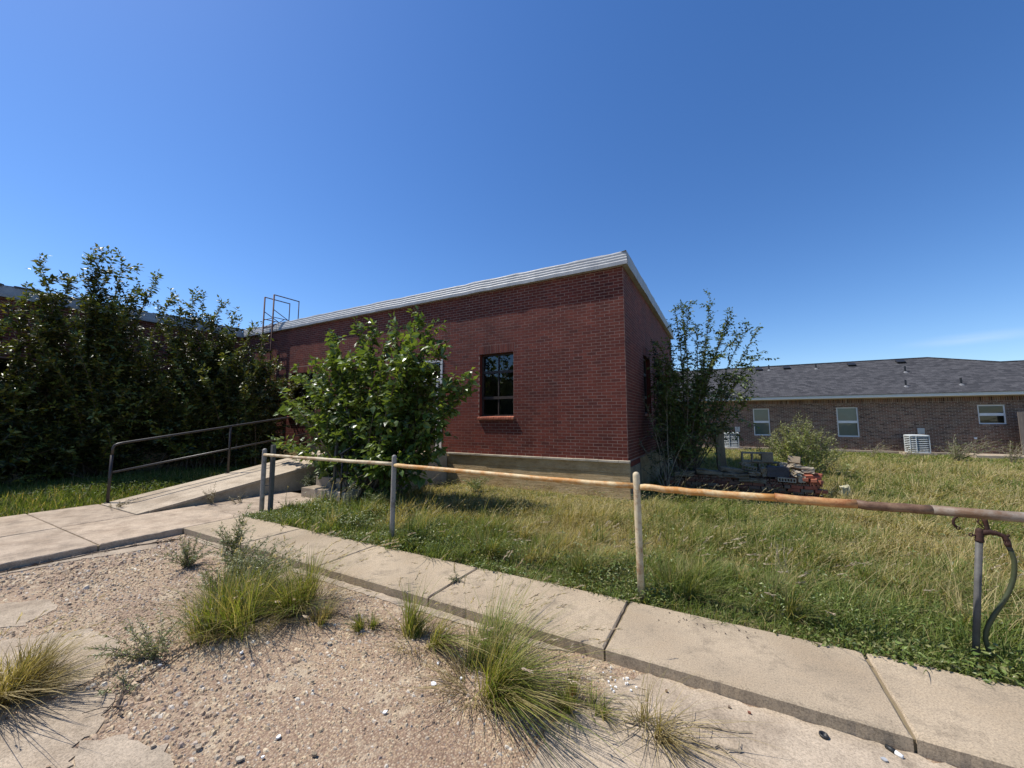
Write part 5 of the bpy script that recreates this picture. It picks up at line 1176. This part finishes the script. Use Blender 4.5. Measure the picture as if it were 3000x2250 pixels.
weed_plant('yellowing branched weed alone in the field near the standpipe', .42, 4.7, 5, .48, .2, .02, [(.34, .30, .10), (.26, .25, .08)], z=0, side=7)
weed_plant('broad clump of leaning weeds before the right end of the house wall', 7.9, 21.8, 24, 1.15, 1.0, .11, [(.16, .18, .06), (.20, .20, .08), (.12, .15, .05)], z=0, side=7, wind=(.45, 0), w=.008, sp=.10, wr=.14)
weed_plant('tall pale weed at the patio in front of the board fence', 9.3, 21.6, 12, .95, .5, .10, [(.17, .18, .07), (.22, .21, .09)], z=0, side=7, wind=(.3, 0), w=.008, sp=.10, wr=.14)
weed_plant('small leaning weed against the house wall under the middle window', 5.5, 22.2, 9, .75, .5, .10, [(.19, .19, .07), (.22, .21, .09)], z=0, side=6, wind=(.4, 0), w=.008, sp=.10, wr=.14)
weed_plant('small leaning weed right of the middle window below the brick wall', 6.5, 22.0, 7, .6, .4, .10, [(.20, .19, .08), (.22, .21, .09)], z=0, side=6, wind=(.4, 0), w=.008, sp=.10, wr=.14)
TW = [(.21, .27, .055), (.26, .30, .065), (.16, .22, .046), (.30, .31, .09)]
TT = [(.94, 13.8, .96), (1.29, 13.8, 1.22), (1.55, 13.8, 1.40), (1.88, 13.8, 1.55), (2.15, 13.8, 1.42), (2.41, 13.8, 1.22), (2.63, 13.8, 1.05), (2.83, 13.7, .75), (.66, 13.8, .65)]
for k in range(60):
    x = RS.uniform(.65, 2.8); TT.append((x, 13.5 + RS.normal(0, .35), RS.uniform(.35, 1.1) * (1.6 - .9 * abs(x - 1.85) / 1.3)))
t, LV = shrub('tall_weeds', 'big bright green clump of tall weeds behind the brick pile', 'weeds', (1.8, 13.6, 0), TT, .10, .028, TW, M['blade'], 26, .30, .010, .1, 1, .2, .05, 1.3, .45, bow=.06, barkmat='twig', tipcols=[(.22, .23, .08), (.26, .26, .11)], tipt=.8)
LV.build('foliage', M['leaf'], t)

# ---------------------------------------------------------------- litter, chips, creeping dead stems
def vine(lab, pts, r=.004, side=14, mat='dead'):
    m = MB(); p = smooth_pts(pts, 6); p = [q + np.array((RS.normal(0, .008), RS.normal(0, .008), abs(RS.normal(0, .004)))) for q in p]; m.tube(p, r, 4, False)
    for k in range(side):
        i = random.randrange(len(p) - 1); a = RS.uniform(0, 6.28); L = RS.uniform(.04, .14); q = p[i] + np.array((math.cos(a), math.sin(a), .12)) * L; m.tube([p[i], (p[i] + q) / 2 + np.array((0, 0, .008)), q], r * .5, 3, False)
    o = m.build('dead_stem', M[mat], None); tag(o, lab, 'dead weed')
g0 = GZ + .013
vine('long dead creeping stem running right along the joint from the small tufts', [(-.95, 2.22, g0), (-.7, 2.28, g0), (-.48, 2.27, g0), (-.28, 2.33, g0), (-.12, 2.30, g0), (0., 2.36, g0)], .004, 18)
vine('second dead stem lying beside the long creeping one at lower right', [(-.42, 2.3, g0), (-.30, 2.40, g0), (-.16, 2.43, g0), (.05, 2.50, g0)], .003, 12)
vine('dark dead roots on the crack left of the sprawling weed', [(-3.0, .97, g0), (-3.22, 1.03, g0), (-3.33, 1.25, g0), (-3.45, 1.5, g0)], .005, 18, 'deaddark')
vine('dark dead stems along the foot of the left kerb', [(-6.88, .9, g0), (-6.86, 1.5, g0), (-6.8, 2.1, g0), (-6.6, 2.6, g0)], .007, 46, 'deaddark')
vine('dead stems along the foot of the kerb right of the yellow green tuft', [(-3.0, 2.3, g0), (-2.75, 2.28, g0), (-2.5, 2.3, g0), (-2.2, 2.36, g0)], .004, 50, 'deaddark')
vine('dark dead stems round the foot of the largest tuft on its right', [(-1.3, 2.2, g0), (-1.1, 2.26, g0), (-.95, 2.36, g0), (-.9, 2.5, g0)], .003, 34, 'deaddark')
def chip(lab, x, y, s, mat, rz, name='chip', cat='litter', group=None, z=GZ + .008, th=.006):
    n = 7; poly = [(s * RS.uniform(.6, 1.1) * math.cos(6.28 * k / n) * 1.3, s * RS.uniform(.6, 1.1) * math.sin(6.28 * k / n)) for k in range(n)]
    o = MB().prism(poly, 0, th).build(name, M[mat], None); o.location = (x, y, z); o.rotation_euler = (RS.normal(0, .12), RS.normal(0, .12), rz); return tag(o, lab, cat, group)
chip('white paper scrap on the gravel left of the largest tuft', -1.655, 2.0, .018, 'white', .3, 'paper_scrap')
chip('small white scrap on the bare gravel below the largest tuft', -1.739, 1.688, .011, 'white', 1, 'paper_scrap')
chip('white chip near the bottom edge of the photo beside the concrete patch', -2.091, 1.301, .012, 'white', 2, 'paper_scrap')
chip('smaller white chip lowest of all near the bottom edge', -2.035, 1.195, .008, 'white', .4, 'paper_scrap')
for k in range(15):
    chip('white crushed stone in the small heap at the kerb right of the largest tuft', -.66 + RS.normal(0, .055), 2.56 + RS.normal(0, .05), RS.uniform(.004, .009), 'white', RS.uniform(0, 6), 'white_stone', 'stone', 'white stones at the kerb', th=.010)
for k in range(90):
    x, y, d = polar(1, .6, 1.7, 5.5, .85); x, y = float(x[0]), float(y[0])
    if -6.8 < x < -.9 and .4 < y < 2.7: chip('pale flat stone lying loose on the tan pad', x, y, RS.uniform(.008, .018), random.choice(['slabstone', 'patch', 'white', 'blockgrey', 'pebble', 'patch', 'pebble']), RS.uniform(0, 6), 'loose_stone', 'stone', 'loose stones on the pad', th=.010)
o = MB().lathe((0, 0, 0), [(.012, 0), (.019, 0), (.021, .004), (.021, .010), (.017, .012), (.013, .010), (.012, .002)], 18).build('ring', M['dark'], None, True); o.location = (.375, 2.66, GZ + .012); o.rotation_euler = (.12, .1, 0); tag(o, 'black rubber ring lying on the concrete below the kerb', 'litter')
bt = thing('plastic_tube', 'crushed dark tube with a white end lying at the kerb, lower right corner', 'litter', (.66, 2.70, GZ + .016))
MB().tube([(.632, 2.725, GZ + .018), (.66, 2.70, GZ + .016)], [.010, .012], 8).build('tube', M['hosedark'], bt, True); MB().tube([(.661, 2.699, GZ + .016), (.682, 2.681, GZ + .015)], [.0105, .009], 8).build('cap', M['white'], bt, True)
chip('bent pale bottle cap on the concrete left of the dark tube', .60, 2.625, .012, 'silver', .2, 'bottle_cap', z=GZ + .011)
for x, y in ((.05, 2.66), (-.05, 2.655), (-.38, 2.62)): chip('small brown pebble lying on the concrete near the kerb', x, y, .008, 'oldbrick', RS.uniform(0, 6), 'loose_stone', 'stone', 'brown pebbles by the kerb', z=GZ + .01, th=.010)
for k in range(26):
    x = -.25 + RS.normal(0, .28); chip('dry leaf fragment dropped on the back of the walk', x, 3.40 + RS.normal(0, .05), RS.uniform(.003, .007), 'deaddark', RS.uniform(0, 6), 'leaf_fragment', 'leaf', 'leaf fragments on the walk', z=.004, th=.002)
